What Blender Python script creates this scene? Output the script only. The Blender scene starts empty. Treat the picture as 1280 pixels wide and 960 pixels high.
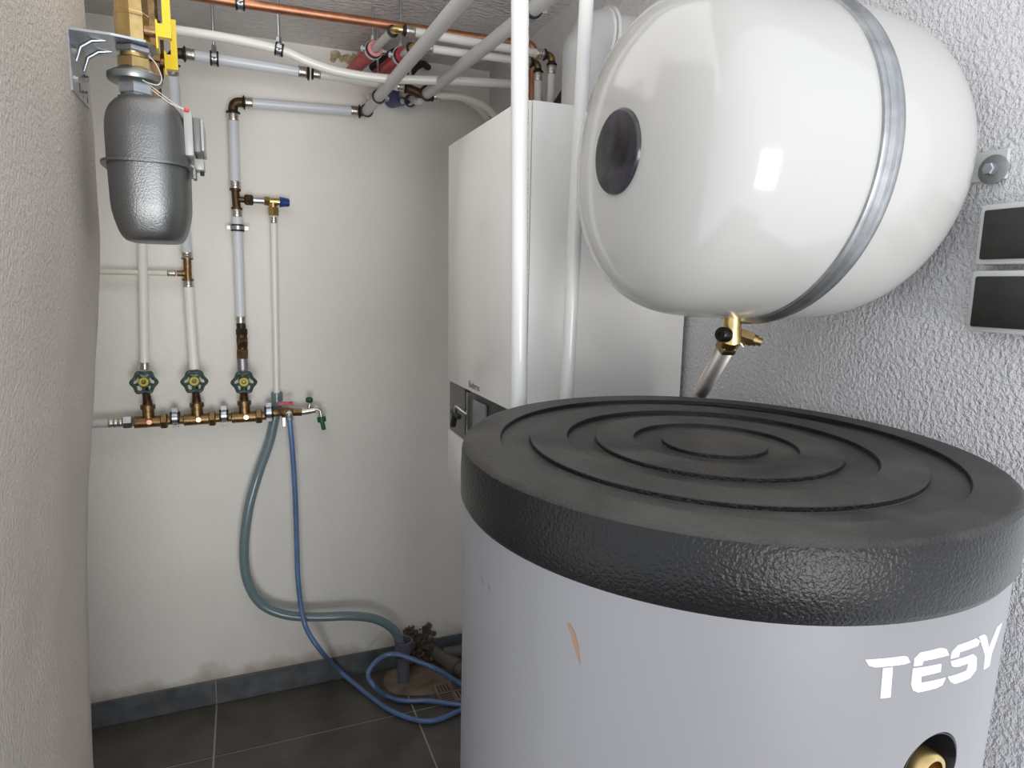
import bpy, bmesh, math, random
from mathutils import Vector, Matrix, noise
random.seed(4)
C = bpy.context.scene.collection
PI = math.pi

# ------------------------------------------------------------------ camera, world, light, exposure
cam_data = bpy.data.cameras.new('camera')
cam = bpy.data.objects.new('camera', cam_data); C.objects.link(cam)
cam_data.sensor_fit = 'HORIZONTAL'; cam_data.sensor_width = 36.0
cam_data.lens = 824.0 / 1280.0 * 36.0
cam_data.clip_start = 0.02
def rotx(a): return Matrix.Rotation(a, 3, 'X')
def rotz(a): return Matrix.Rotation(a, 3, 'Z')
yaw, pitch, roll = -0.388, -0.150, -0.018
rot = rotz(yaw) @ rotx(pitch) @ rotx(PI/2) @ rotz(-roll)
cam.matrix_world = Matrix.Translation((0, 0, 1.45)) @ rot.to_4x4()
bpy.context.scene.camera = cam

world = bpy.data.worlds.new('world'); bpy.context.scene.world = world
world.use_nodes = True
bg = world.node_tree.nodes['Background']
bg.inputs[0].default_value = (0.90, 0.94, 1.0, 1)
bg.inputs[1].default_value = 1.15

def area_light(name, loc, target, sx, sy, power, col):
    d = bpy.data.lights.new(name, 'AREA'); d.shape = 'RECTANGLE'; d.size = sx; d.size_y = sy
    d.energy = power; d.color = col
    o = bpy.data.objects.new(name, d); C.objects.link(o); o.location = loc
    o.rotation_euler = (Vector(target) - Vector(loc)).to_track_quat('-Z', 'Y').to_euler()
    return o
# daylight coming in through the open doorway behind the photographer
area_light('doorway_daylight', (0.30, -8.0, -0.5), (0.40, 2.3, 1.30), 4.0, 3.4, 400.0, (1.0, 0.985, 0.96))
# soft fill light above the frame, added to brighten far surfaces, no known lamp
area_light('overhead_fill_light', (-0.05, 1.20, 2.17), (0.10, 1.25, 0.0), 1.2, 1.5, 7.5, (1.0, 0.985, 0.96))

vs = bpy.context.scene.view_settings
vs.view_transform = 'Standard'; vs.look = 'None'; vs.gamma = 1.0; vs.use_curve_mapping = False
vs.exposure = 0.28

# ------------------------------------------------------------------ materials
def new_mat(name):
    m = bpy.data.materials.new(name); m.use_nodes = True
    nt = m.node_tree; b = nt.nodes['Principled BSDF']
    return m, nt, b
def srgb(c):
    return tuple((x/255/12.92 if x/255 <= .04045 else ((x/255+.055)/1.055)**2.4) for x in c) + (1,)
def simple(name, col, rough=.5, metal=0.0, bump=0.0, bscale=200, coat=0.0, var=0.0, vscale=12, spec=None, bdist=.002):
    m, nt, b = new_mat(name)
    c = srgb(col)
    b.inputs['Base Color'].default_value = c
    b.inputs['Roughness'].default_value = rough
    b.inputs['Metallic'].default_value = metal
    if spec is not None: b.inputs['Specular IOR Level'].default_value = spec
    b.inputs['Coat Weight'].default_value = coat
    b.inputs['Coat Roughness'].default_value = .08
    tc = nt.nodes.new('ShaderNodeTexCoord')
    if var:
        n = nt.nodes.new('ShaderNodeTexNoise'); n.inputs['Scale'].default_value = vscale; n.inputs['Detail'].default_value = 5
        nt.links.new(tc.outputs['Object'], n.inputs['Vector'])
        r = nt.nodes.new('ShaderNodeValToRGB')
        r.color_ramp.elements[0].position = .3; r.color_ramp.elements[1].position = .7
        r.color_ramp.elements[0].color = tuple(x*(1-var) for x in c[:3]) + (1,)
        r.color_ramp.elements[1].color = tuple(min(1, x*(1+var*.5)) for x in c[:3]) + (1,)
        nt.links.new(n.outputs['Fac'], r.inputs['Fac']); nt.links.new(r.outputs['Color'], b.inputs['Base Color'])
    if bump:
        n = nt.nodes.new('ShaderNodeTexNoise'); n.inputs['Scale'].default_value = bscale; n.inputs['Detail'].default_value = 3
        nt.links.new(tc.outputs['Object'], n.inputs['Vector'])
        bp = nt.nodes.new('ShaderNodeBump'); bp.inputs['Strength'].default_value = bump; bp.inputs['Distance'].default_value = bdist
        nt.links.new(n.outputs['Fac'], bp.inputs['Height']); nt.links.new(bp.outputs['Normal'], b.inputs['Normal'])
    return m

def stucco(name, col, scale, strength, dist, stretch=(1, 1, 1), dark=.85, fine=.25):
    m, nt, b = new_mat(name)
    b.inputs['Roughness'].default_value = .85; b.inputs['Specular IOR Level'].default_value = .3
    tc = nt.nodes.new('ShaderNodeTexCoord'); mp = nt.nodes.new('ShaderNodeMapping')
    mp.inputs['Scale'].default_value = stretch
    nt.links.new(tc.outputs['Object'], mp.inputs['Vector'])
    n1 = nt.nodes.new('ShaderNodeTexNoise'); n1.inputs['Scale'].default_value = scale; n1.inputs['Detail'].default_value = 2.5
    n1.inputs['Roughness'].default_value = .55; n1.inputs['Distortion'].default_value = .25
    n2 = nt.nodes.new('ShaderNodeTexNoise'); n2.inputs['Scale'].default_value = scale*4; n2.inputs['Detail'].default_value = 2
    for n in (n1, n2): nt.links.new(mp.outputs['Vector'], n.inputs['Vector'])
    rp = nt.nodes.new('ShaderNodeValToRGB'); rp.color_ramp.elements[0].position = .28; rp.color_ramp.elements[1].position = .72
    nt.links.new(n1.outputs['Fac'], rp.inputs['Fac'])
    ad = nt.nodes.new('ShaderNodeMath'); ad.operation = 'MULTIPLY_ADD'; ad.inputs[1].default_value = fine
    nt.links.new(n2.outputs['Fac'], ad.inputs[0]); nt.links.new(rp.outputs['Color'], ad.inputs[2])
    bp = nt.nodes.new('ShaderNodeBump'); bp.inputs['Strength'].default_value = strength; bp.inputs['Distance'].default_value = dist
    nt.links.new(ad.outputs[0], bp.inputs['Height']); nt.links.new(bp.outputs['Normal'], b.inputs['Normal'])
    c = srgb(col)
    n3 = nt.nodes.new('ShaderNodeTexNoise'); n3.inputs['Scale'].default_value = 3.0; n3.inputs['Detail'].default_value = 6
    nt.links.new(tc.outputs['Object'], n3.inputs['Vector'])
    r3 = nt.nodes.new('ShaderNodeValToRGB'); r3.color_ramp.elements[0].position = .3; r3.color_ramp.elements[1].position = .65
    r3.color_ramp.elements[0].color = tuple(x*dark for x in c[:3]) + (1,); r3.color_ramp.elements[1].color = c
    nt.links.new(n3.outputs['Fac'], r3.inputs['Fac']); nt.links.new(r3.outputs['Color'], b.inputs['Base Color'])
    return m, nt, b

MT = {}
MT['stucco_right'] = stucco('stucco_right', (240, 239, 241), 175, .75, .005, (1, 1, .85))[0]
MT['stucco_ceiling'] = stucco('stucco_ceiling', (240, 236, 234), 80, 1.0, .010, (.5, 1.3, 1))[0]
MT['stucco_left'] = stucco('stucco_left', (218, 208, 198), 190, .7, .0035, (1, 1, .8), .9, .6)[0]

# smooth plaster of the back wall with brown damp marks along the skirting
m, nt, b = stucco('plaster_back', (238, 236, 230), 45, .35, .003, (1, 1, 1), .94, .35)
tc = nt.nodes.new('ShaderNodeTexCoord'); sx = nt.nodes.new('ShaderNodeSeparateXYZ'); nt.links.new(tc.outputs['Object'], sx.inputs[0])
nz = nt.nodes.new('ShaderNodeTexNoise'); nz.inputs['Scale'].default_value = 9; nz.inputs['Detail'].default_value = 8
nt.links.new(tc.outputs['Object'], nz.inputs['Vector'])
mm = nt.nodes.new('ShaderNodeMath'); mm.operation = 'MULTIPLY_ADD'; mm.inputs[1].default_value = -.14
nt.links.new(nz.outputs['Fac'], mm.inputs[0]); nt.links.new(sx.outputs['Z'], mm.inputs[2])
rs = nt.nodes.new('ShaderNodeValToRGB')
rs.color_ramp.elements[0].position = .015; rs.color_ramp.elements[0].color = (1, 1, 1, 1)
rs.color_ramp.elements[1].position = .06; rs.color_ramp.elements[1].color = (0, 0, 0, 1)
nt.links.new(mm.outputs[0], rs.inputs['Fac'])
mx = nt.nodes.new('ShaderNodeMix'); mx.data_type = 'RGBA'
old = b.inputs['Base Color'].links[0].from_socket
ms = nt.nodes.new('ShaderNodeMath'); ms.operation = 'MULTIPLY'; ms.inputs[1].default_value = .55
nt.links.new(rs.outputs['Color'], ms.inputs[0]); nt.links.new(ms.outputs[0], mx.inputs['Factor'])
nt.links.new(old, mx.inputs['A']); mx.inputs['B'].default_value = srgb((140, 118, 96))
nt.links.new(mx.outputs['Result'], b.inputs['Base Color'])
MT['plaster_back'] = m

MT['tile'] = simple('tile', (92, 89, 82), .38, bump=.15, bscale=60, var=.35, vscale=7)
MT['skirting'] = simple('skirting', (96, 100, 104), .4, bump=.2, bscale=60, var=.45, vscale=14)
MT['grout'] = simple('grout', (176, 170, 158), .9, bump=.4, bscale=300)
MT['pipe_white'] = simple('pipe_white', (236, 236, 230), .32, coat=.2)
MT['pipe_bright'] = simple('pipe_bright', (232, 233, 230), .28, coat=.3)
MT['pipe_grey'] = simple('pipe_grey', (206, 206, 206), .35)
MT['pipe_cool'] = simple('pipe_cool', (216, 220, 228), .3)
MT['pipe_old'] = simple('pipe_old', (226, 222, 210), .4)
MT['steel'] = simple('steel', (208, 204, 196), .32, 1.0)
MT['zinc'] = simple('zinc', (196, 202, 208), .33, 1.0, var=.15, vscale=60)
MT['galv'] = simple('galv', (172, 174, 176), .5, 1.0, bump=.08, bscale=150, var=.25, vscale=40)
MT['brass'] = simple('brass', (208, 180, 124), .28, 1.0, var=.2, vscale=90)
MT['brass_dark'] = simple('brass_dark', (148, 120, 86), .42, 1.0, bump=.2, bscale=300, var=.4, vscale=80)
MT['bronze'] = simple('bronze', (100, 80, 62), .5, 1.0, bump=.3, bscale=300, var=.4, vscale=80)
MT['copper'] = simple('copper', (192, 136, 108), .48, 1.0, var=.25, vscale=30)
MT['copper_bright'] = simple('copper_bright', (226, 168, 140), .3, 1.0)
MT['rubber'] = simple('rubber', (24, 24, 26), .5)
MT['black_plastic'] = simple('black_plastic', (20, 20, 22), .3, var=.4, vscale=60)
MT['smudged_black'] = simple('smudged_black', (62, 60, 66), .2, var=.9, vscale=26)
MT['yellow'] = simple('yellow', (240, 208, 40), .3, coat=.3)
MT['yellow_dull'] = simple('yellow_dull', (190, 180, 70), .5)
MT['red'] = simple('red', (196, 40, 56), .45, bump=.3, bscale=90, var=.3, vscale=40)
MT['pink'] = simple('pink', (228, 150, 156), .6)
MT['blue'] = simple('blue', (24, 60, 128), .35)
MT['sleeve_blue'] = simple('sleeve_blue', (58, 66, 120), .45, var=.3, vscale=40)
MT['green'] = simple('green', (30, 72, 56), .4)
MT['green_wheel'] = simple('green_wheel', (52, 78, 68), .42, var=.35, vscale=60)
MT['green_bright'] = simple('green_bright', (28, 92, 52), .4)
MT['red_handle'] = simple('red_handle', (178, 40, 52), .4)
MT['hammer_grey'] = simple('hammer_grey', (122, 124, 125), .38, .85, bump=.3, bscale=420, bdist=.0015)
MT['grey_cast'] = simple('grey_cast', (150, 156, 154), .35, .9)
MT['index_white'] = simple('index_white', (172, 174, 170), .3)
MT['index_grey'] = simple('index_grey', (118, 120, 118), .35)
MT['enamel'] = simple('enamel', (190, 189, 185), .15, coat=.3)
MT['boiler_white'] = simple('boiler_white', (242, 241, 238), .22, coat=.25)
MT['panel_grey'] = simple('panel_grey', (104, 102, 102), .4)
MT['panel_dark'] = simple('panel_dark', (22, 22, 26), .3)
MT['panel_light'] = simple('panel_light', (128, 132, 134), .3)
MT['tank_foil'] = simple('tank_foil', (132, 132, 135), .42, bump=.12, bscale=14, bdist=.004)
MT['white_print'] = simple('white_print', (248, 248, 250), .45)
MT['print_dark'] = simple('print_dark', (96, 100, 112), .5)
MT['rust'] = simple('rust', (142, 112, 92), .7)
MT['hose_grey'] = simple('hose_grey', (112, 132, 138), .28, coat=.4)
MT['hose_blue'] = simple('hose_blue', (98, 128, 176), .3, coat=.3, var=.25, vscale=8)
MT['drain_grey'] = simple('drain_grey', (110, 108, 124), .45)
MT['pvc_grey'] = simple('pvc_grey', (96, 92, 88), .5)
MT['dirt'] = simple('dirt', (104, 92, 80), .95, bump=.8, bscale=60, var=.6, vscale=30, bdist=.01)
MT['dirty_floor'] = simple('dirty_floor', (138, 122, 104), .9, bump=.4, bscale=90, var=.4, vscale=16)
MT['foam'] = simple('foam', (204, 188, 156), .9, bump=.8, bscale=60, var=.4, vscale=40, bdist=.01)
MT['duct'] = simple('duct', (196, 197, 198), .35)
MT['wire'] = simple('wire', (214, 206, 196), .5)
MT['seal_red'] = simple('seal_red', (224, 66, 48), .4)
MT['switch_frame'] = simple('switch_frame', (206, 208, 204), .4)
MT['switch_black'] = simple('switch_black', (42, 41, 39), .45, var=.3, vscale=50)
MT['insulation'] = simple('insulation', (40, 38, 38), .8)

# lid: moulded black foam plastic, coarse grain on the side and dust on the flat top
def lid_mat():
    m, nt, b = new_mat('lid_black')
    b.inputs['Specular IOR Level'].default_value = .35
    tc = nt.nodes.new('ShaderNodeTexCoord')
    n = nt.nodes.new('ShaderNodeTexNoise'); n.inputs['Scale'].default_value = 330; n.inputs['Detail'].default_value = 1.5; n.inputs['Distortion'].default_value = .2
    nt.links.new(tc.outputs['Object'], n.inputs['Vector'])
    bp = nt.nodes.new('ShaderNodeBump'); bp.inputs['Strength'].default_value = .6; bp.inputs['Distance'].default_value = .0016
    nt.links.new(n.outputs['Fac'], bp.inputs['Height']); nt.links.new(bp.outputs['Normal'], b.inputs['Normal'])
    d = nt.nodes.new('ShaderNodeTexNoise'); d.inputs['Scale'].default_value = 7; d.inputs['Detail'].default_value = 7; d.inputs['Distortion'].default_value = .5
    nt.links.new(tc.outputs['Object'], d.inputs['Vector'])
    ge = nt.nodes.new('ShaderNodeSeparateXYZ'); nt.links.new(tc.outputs['Normal'], ge.inputs[0])
    mu = nt.nodes.new('ShaderNodeMath'); mu.operation = 'MULTIPLY'; mu.use_clamp = True
    nt.links.new(d.outputs['Fac'], mu.inputs[0]); nt.links.new(ge.outputs['Z'], mu.inputs[1])
    r = nt.nodes.new('ShaderNodeValToRGB')
    r.color_ramp.elements[0].position = .28; r.color_ramp.elements[0].color = srgb((20, 20, 21))
    r.color_ramp.elements[1].position = .75; r.color_ramp.elements[1].color = srgb((86, 84, 79))
    nt.links.new(mu.outputs[0], r.inputs['Fac']); nt.links.new(r.outputs['Color'], b.inputs['Base Color'])
    rr = nt.nodes.new('ShaderNodeMapRange'); rr.inputs['To Min'].default_value = .34; rr.inputs['To Max'].default_value = .62
    nt.links.new(mu.outputs[0], rr.inputs['Value']); nt.links.new(rr.outputs['Result'], b.inputs['Roughness'])
    return m
MT['lid_black'] = lid_mat()

# ------------------------------------------------------------------ helpers
OFF = {}
def thing(name, label, cat, loc=(0, 0, 0), group=None):
    o = bpy.data.objects.new(name, None); C.objects.link(o); o.empty_display_size = .05
    o.location = loc; o['label'] = label; o['category'] = cat
    if group: o['group'] = group
    OFF[o.name] = Vector(loc)
    return o
def tag(o, label, cat, group=None):
    o['label'] = label; o['category'] = cat
    if group: o['group'] = group
    return o
def obj(name, bm, mat, parent=None, smooth=True, label=None, angle=.7, bevel=0, fix=True):
    if fix: bmesh.ops.recalc_face_normals(bm, faces=bm.faces)
    if parent is not None and OFF.get(parent.name) is not None:
        bmesh.ops.translate(bm, verts=bm.verts, vec=-OFF[parent.name])
    if bevel:
        es = [e for e in bm.edges if len(e.link_faces) == 2 and e.calc_face_angle(0) > .6]
        bmesh.ops.bevel(bm, geom=es, offset=bevel, segments=2, affect='EDGES', profile=.5, clamp_overlap=True)
    me = bpy.data.meshes.new(name); bm.to_mesh(me); bm.free()
    me.materials.append(MT[mat] if isinstance(mat, str) else mat)
    if smooth:
        for p in me.polygons: p.use_smooth = True
        me.set_sharp_from_angle(angle=angle)
    o = bpy.data.objects.new(name, me); C.objects.link(o)
    if parent is not None:
        o.parent = parent
        if parent.name in OFF: OFF[o.name] = OFF[parent.name]
    if label: o['label'] = label
    return o
def struct(name, bm, mat, parent=None, smooth=False, fix=True):
    o = obj(name, bm, mat, parent, smooth, fix=fix)
    if parent is None: o['kind'] = 'structure'
    return o
def B(): return bmesh.new()
def V(*a): return Vector(a[0]) if len(a) == 1 else Vector(a)

def box(bm, lo, hi, M=None):
    lo, hi = V(lo), V(hi)
    r = bmesh.ops.create_cube(bm, size=1.0)['verts']
    for v in r:
        v.co = Vector(((lo[i]+hi[i])/2 + v.co[i]*(hi[i]-lo[i]) for i in range(3)))
        if M is not None: v.co = M @ v.co
    return r
def frame(axis):
    a = V(axis).normalized()
    t = Vector((0, 0, 1)) if abs(a.z) < .9 else Vector((1, 0, 0))
    u = a.cross(t).normalized(); w = a.cross(u)
    return a, u, w
def lathe(bm, origin, axis, prof, seg=24, ring=None):
    """revolve (t, r) pairs about an axis; closes ends where r > 0"""
    o = V(origin); a, u, w = frame(axis); rows = []
    for t, r in prof:
        if r < 1e-6: rows.append([bm.verts.new(o + a*t)])
        else: rows.append([bm.verts.new(o + a*t + (u*math.cos(2*PI*k/seg) + w*math.sin(2*PI*k/seg))*r) for k in range(seg)])
    for A, D in zip(rows[:-1], rows[1:]):
        for k in range(seg):
            k2 = (k+1) % seg
            if len(A) == 1 and len(D) == 1: continue
            if len(A) == 1: bm.faces.new((A[0], D[k2], D[k]))
            elif len(D) == 1: bm.faces.new((A[k], A[k2], D[0]))
            else: bm.faces.new((A[k], A[k2], D[k2], D[k]))
    if ring is None:
        if len(rows[0]) > 1: bm.faces.new(rows[0][::-1])
        if len(rows[-1]) > 1: bm.faces.new(rows[-1])
    return rows
def cyl(bm, p0, p1, r, seg=20, ch=0.0):
    p0, p1 = V(p0), V(p1); L = (p1-p0).length
    if ch: lathe(bm, p0, p1-p0, [(0, r-ch), (ch, r), (L-ch, r), (L, r-ch)], seg)
    else: lathe(bm, p0, p1-p0, [(0, r), (L, r)], seg)
def hexn(bm, p0, p1, af, ch=.0015):
    p0, p1 = V(p0), V(p1); L = (p1-p0).length; r = af/2/math.cos(PI/6)
    lathe(bm, p0, p1-p0, [(0, r-ch), (ch, r), (L-ch, r), (L, r-ch)], 6)
def pipe_rings(bm, p0, p1, r, n=2, depth=.0012):
    """press sleeve with grooves"""
    p0, p1 = V(p0), V(p1); L = (p1-p0).length; prof = [(0, r-.0006), (.001, r)]
    for k in range(n):
        c = L*(k+1)/(n+1)
        prof += [(c-L*.09, r), (c-L*.04, r-depth), (c+L*.04, r-depth), (c+L*.09, r)]
    prof += [(L-.001, r), (L, r-.0006)]
    lathe(bm, p0, p1-p0, prof, 24)
def spline(pts, n=8):
    pts = [V(p) for p in pts]; P = [pts[0]*2-pts[1]] + pts + [pts[-1]*2-pts[-2]]; out = []
    for i in range(1, len(P)-2):
        for k in range(n):
            t = k/n; p0, p1, p2, p3 = P[i-1:i+3]
            out.append(.5*((2*p1) + (-p0+p2)*t + (2*p0-5*p1+4*p2-p3)*t*t + (-p0+3*p1-3*p2+p3)*t**3))
    out.append(pts[-1]); return out
def tube(bm, pts, r, seg=16, caps=True, hole=0):
    pts = [V(p) for p in pts]; n = len(pts)
    T = [(pts[min(i+1, n-1)] - pts[max(i-1, 0)]).normalized() for i in range(n)]
    a, u, w = frame(T[0]); rows = []
    for i in range(n):
        if i:
            ax = T[i-1].cross(T[i])
            if ax.length > 1e-7:
                q = Matrix.Rotation(T[i-1].angle(T[i]), 3, ax.normalized()); u = (q @ u).normalized()
            w = T[i].cross(u)
        ri = r[i] if isinstance(r, (list, tuple)) else r
        rows.append([bm.verts.new(pts[i] + (u*math.cos(2*PI*k/seg)+w*math.sin(2*PI*k/seg))*ri) for k in range(seg)])
    for A, D in zip(rows[:-1], rows[1:]):
        for k in range(seg): bm.faces.new((A[k], A[(k+1) % seg], D[(k+1) % seg], D[k]))
    if caps: bm.faces.new(rows[0][::-1]); bm.faces.new(rows[-1])
def bend(p, c, q, R=.02, n=6):
    """points p .. rounded corner c .. q"""
    p, c, q = V(p), V(c), V(q); a = (p-c).normalized(); b_ = (q-c).normalized()
    s, e = c + a*R, c + b_*R
    return [p] + [(1-t)**2*s + 2*t*(1-t)*c + t*t*e for t in [k/n for k in range(n+1)]] + [q]
def annulus(bm, c, axis, r0, r1, h, seg=28):
    c = V(c); a = V(axis).normalized()
    o = c - a*h/2
    rows = lathe(bm, o, a, [(0, r0), (0, r1), (h, r1), (h, r0), (0, r0)], seg, ring=1)
    bmesh.ops.remove_doubles(bm, verts=bm.verts, dist=1e-6)

# straight pipe with a steel press sleeve at the chosen ends
def section(parent, p0, p1, r, mat, s0=True, s1=True, sl=.022, name='pipe'):
    p0, p1 = V(p0), V(p1); d = (p1-p0).normalized()
    b_ = B(); cyl(b_, p0, p1, r, 24); obj(name, b_, mat, parent)
    if s0:
        b_ = B(); pipe_rings(b_, p0, p0+d*sl, r+.0016); obj('press_sleeve', b_, 'steel', parent)
    if s1:
        b_ = B(); pipe_rings(b_, p1-d*sl, p1, r+.0016); obj('press_sleeve', b_, 'steel', parent)
def flare(parent, p, d, r, mat='rubber'):
    """black plastic collar between sleeve and fitting, d points away from the fitting"""
    d = V(d).normalized(); b_ = B()
    lathe(b_, V(p)-d*.007, d, [(0, r*.75), (.002, r*.95), (.005, r*1.0), (.007, r*1.35), (.010, r*1.4), (.011, r*1.1)], 22)
    obj('collar', b_, mat, parent)
def elbow(parent, c, da, db, r, mat='brass_dark', arm=.026, collars=True):
    """press elbow at corner c with arms along da and db; returns arm end points"""
    c = V(c); da = V(da).normalized(); db = V(db).normalized()
    b_ = B(); tube(b_, bend(c+da*arm, c, c+db*arm, arm*.75), r*.92, 18)
    obj('elbow', b_, mat, parent)
    if collars: flare(parent, c+da*arm, da, r); flare(parent, c+db*arm, db, r)
    return c+da*(arm+.004), c+db*(arm+.004)

# pipe clamp: zinc band with rubber lining, two screw ears
def clamp(name, label, c, axis, r, ear, rod=None, group=None, rodr=.004, width=.018, wall=None):
    t = thing(name, label, 'pipe clamp', tuple(V(c)), group)
    c = V(c); a = V(axis).normalized(); e = V(ear).normalized()
    e = (e - a*e.dot(a)).normalized()
    b_ = B(); annulus(b_, c, a, r+.0005, r+.0045, width+.003); obj('rubber_lining', b_, 'rubber', t)
    b_ = B(); annulus(b_, c, a, r+.0042, r+.006, width*.62); obj('band', b_, 'zinc', t)
    f = a.cross(e).normalized()
    for s in (-1, 1):
        M = Matrix((e, f, a)).transposed()
        b_ = B(); vs_ = box(b_, (s*(r+.0105)-.0065, -.004, -width*.36), (s*(r+.0105)+.0065, .004, width*.36))
        for v in vs_: v.co = M @ v.co + c
        k = obj('ear', b_, 'zinc', t, smooth=False, bevel=.0008)
        b_ = B(); p = c + e*s*(r+.011); hexn(b_, p-f*.0075, p+f*.0075, .008, .0008); obj('screw', b_, 'steel', k)
    if rod is not None:
        rod = V(rod); d = (rod-c).normalized()
        b_ = B(); hexn(b_, c+d*(r+.005), c+d*(r+.019), .013); obj('nut', b_, 'zinc', t)
        b_ = B(); cyl(b_, c+d*(r+.006), rod, rodr, 10); obj('threaded_rod', b_, 'zinc', t)
    return t

XL, XR, YB, ZC = -0.21, 0.84, 2.315, 2.19

# ------------------------------------------------------------------ room shell
# floor: grout bed, tiles as pieces
b_ = B(); box(b_, (-1.0, -1.3, -.05), (XR+.05, YB+.05, -.002)); floor = struct('floor', b_, 'grout')
gx = [-.137-.6, -.137, .49, .49+.6]
gy = [2.03+.6, 2.03, 2.03-.6, 2.03-1.2, 2.03-1.8, 2.03-2.4, 2.03-3.0, 2.03-3.6]
xs = [-1.0] + gx[:3] + [XR]
ys = sorted([YB] + gy[1:6] + [-1.3])
for i in range(len(xs)-1):
    for j in range(len(ys)-1):
        b_ = B(); g = .0028
        box(b_, (xs[i]+g, ys[j]+g, -.012), (xs[i+1]-g, ys[j+1]-g, 0.0 + random.uniform(-.0004, .0)))
        obj('tile', b_, 'tile', floor, smooth=False)
# ceiling
b_ = B(); box(b_, (-1.0, .40, ZC), (XR+.05, YB+.05, ZC+.05)); struct('ceiling', b_, 'stucco_ceiling')
# back wall and right wall
b_ = B(); box(b_, (-1.0, YB, 0), (XR+.05, YB+.1, ZC)); struct('wall_back', b_, 'plaster_back')
b_ = B(); box(b_, (XR, .40, 0), (XR+.1, YB, ZC)); struct('wall_right', b_, 'stucco_right')
b_ = B(); box(b_, (-1.05, 1.40, 0), (-.95, YB, ZC)); struct('wall_alcove', b_, 'plaster_back')
# baseboard tiles on the back wall
b_ = B(); box(b_, (-1.0, YB-.006, 0), (XR, YB, .086)); bb = struct('baseboard_back', b_, 'grout')
for x0, x1 in ((-.95, -.137), (-.137, .49), (.49, XR)):
    b_ = B(); box(b_, (x0+.0015, YB-.0125, .001), (x1-.0015, YB-.005, .088)); obj('tile', b_, 'skirting', bb, smooth=False, bevel=.0012)
# left wall: irregular rendered wall whose far end is rounded; it leans out towards the floor
tab = [(0, -.300), (.54, -.281), (.73, -.275), (.98, -.263), (1.1, -.252), (1.27, -.232), (1.38, -.220), (1.45, -.213), (1.5, -.209), (1.6, -.207), (ZC, -.205)]
def xl(z):
    for (a, x0), (c_, x1) in zip(tab[:-1], tab[1:]):
        if a <= z <= c_: return x0 + (x1-x0)*(z-a)/(c_-a)
    return tab[-1][1]
b_ = B(); rows = []
NZ = 90
for iz in range(NZ+1):
    z = ZC*iz/NZ; X = xl(z) + .0012*noise.noise(Vector((0, 3.1, z*14))); row = [b_.verts.new((-.95, .60, z))]
    for y in [.60 + (1.24-.60)*k/50 for k in range(51)]:
        w = .0016*noise.noise(Vector((y*9, 0, z*9)))
        row.append(b_.verts.new((X + w*min(1, (1.24-y)*8), y, z)))
    Rr = .10
    for k in range(1, 11):
        a = PI/2*k/10
        row.append(b_.verts.new((X - Rr*.8*(1-math.cos(a)), 1.24 + Rr*math.sin(a)*1.3, z)))
    row.append(b_.verts.new((-.95, 1.37, z)))
    rows.append(row)
for A, D in zip(rows[:-1], rows[1:]):
    for k in range(len(A)-1): b_.faces.new((A[k], D[k], D[k+1], A[k+1]))
lw = struct('wall_left', b_, 'stucco_left', smooth=True)
md = lw.modifiers.new('thick', 'SOLIDIFY'); md.thickness = .02; md.offset = -1

# ------------------------------------------------------------------ buffer tank
TX, TY, TH = .507, .638, 1.272
tank = thing('buffer_tank', 'large cylindrical grey hot water tank with black ringed lid', 'water tank', (TX, TY, 0))
OFF[tank.name] = None
tank.rotation_euler = (.022, 0, 0)
RB = .292
b_ = B()
lathe(b_, (0, 0, 0), (0, 0, 1), [(.03, RB-.01), (.04, RB), (.3, RB), (.6, RB), (.9, RB), (1.1, RB), (1.225, RB)], 128)
ht, hz, hr = -1.55, TH-.209, .036
hd = Vector((math.cos(ht), math.sin(ht), 0))
cb = B(); lathe(cb, hd*(RB-.055)+Vector((0, 0, hz)), hd, [(0, hr*.55), (.055, hr), (.08, hr*1.12)], 48)
bmesh.ops.recalc_face_normals(cb, faces=cb.faces); bmesh.ops.recalc_face_normals(b_, faces=b_.faces)
me1 = bpy.data.meshes.new('t'); b_.to_mesh(me1); b_.free(); me2 = bpy.data.meshes.new('c'); cb.to_mesh(me2); cb.free()
o1 = bpy.data.objects.new('t', me1); o2 = bpy.data.objects.new('c', me2); C.objects.link(o1); C.objects.link(o2)
md = o1.modifiers.new('b', 'BOOLEAN'); md.object = o2; md.operation = 'DIFFERENCE'; md.solver = 'EXACT'
dg = bpy.context.evaluated_depsgraph_get()
b_ = B(); b_.from_mesh(o1.evaluated_get(dg).to_mesh())
for o in (o1, o2): bpy.data.objects.remove(o)
obj('body', b_, 'tank_foil', tank, angle=.5)
b_ = B()
lathe(b_, hd*(RB-.0545)+Vector((0, 0, hz)), hd, [(0, hr*.5), (.001, hr*.53), (.0525, hr*.955), (.0530, hr*.955), (.0530, hr*.93), (.004, hr*.45), (.003, 0)], 48, ring=1)
fun = obj('port_funnel', b_, 'black_plastic', tank, label='black conical funnel around the port')
b_ = B(); p = hd*(RB-.050)+Vector((0, 0, hz)); lathe(b_, p, hd, [(0, .0165), (.050, .0165), (.052, .015), (.052, .0115), (.034, .0115), (.034, 0)], 24, ring=1)
obj('port_fitting', b_, 'brass', fun, label='brass threaded port')
for k in range(3):
    a = 2*PI*k/3; b_ = B(); p = Vector((math.cos(a), math.sin(a), 0))*.2
    cyl(b_, p+Vector((0, 0, .006)), p+Vector((0, 0, .034)), .02, 16); obj('foot', b_, 'rubber', tank)
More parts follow.
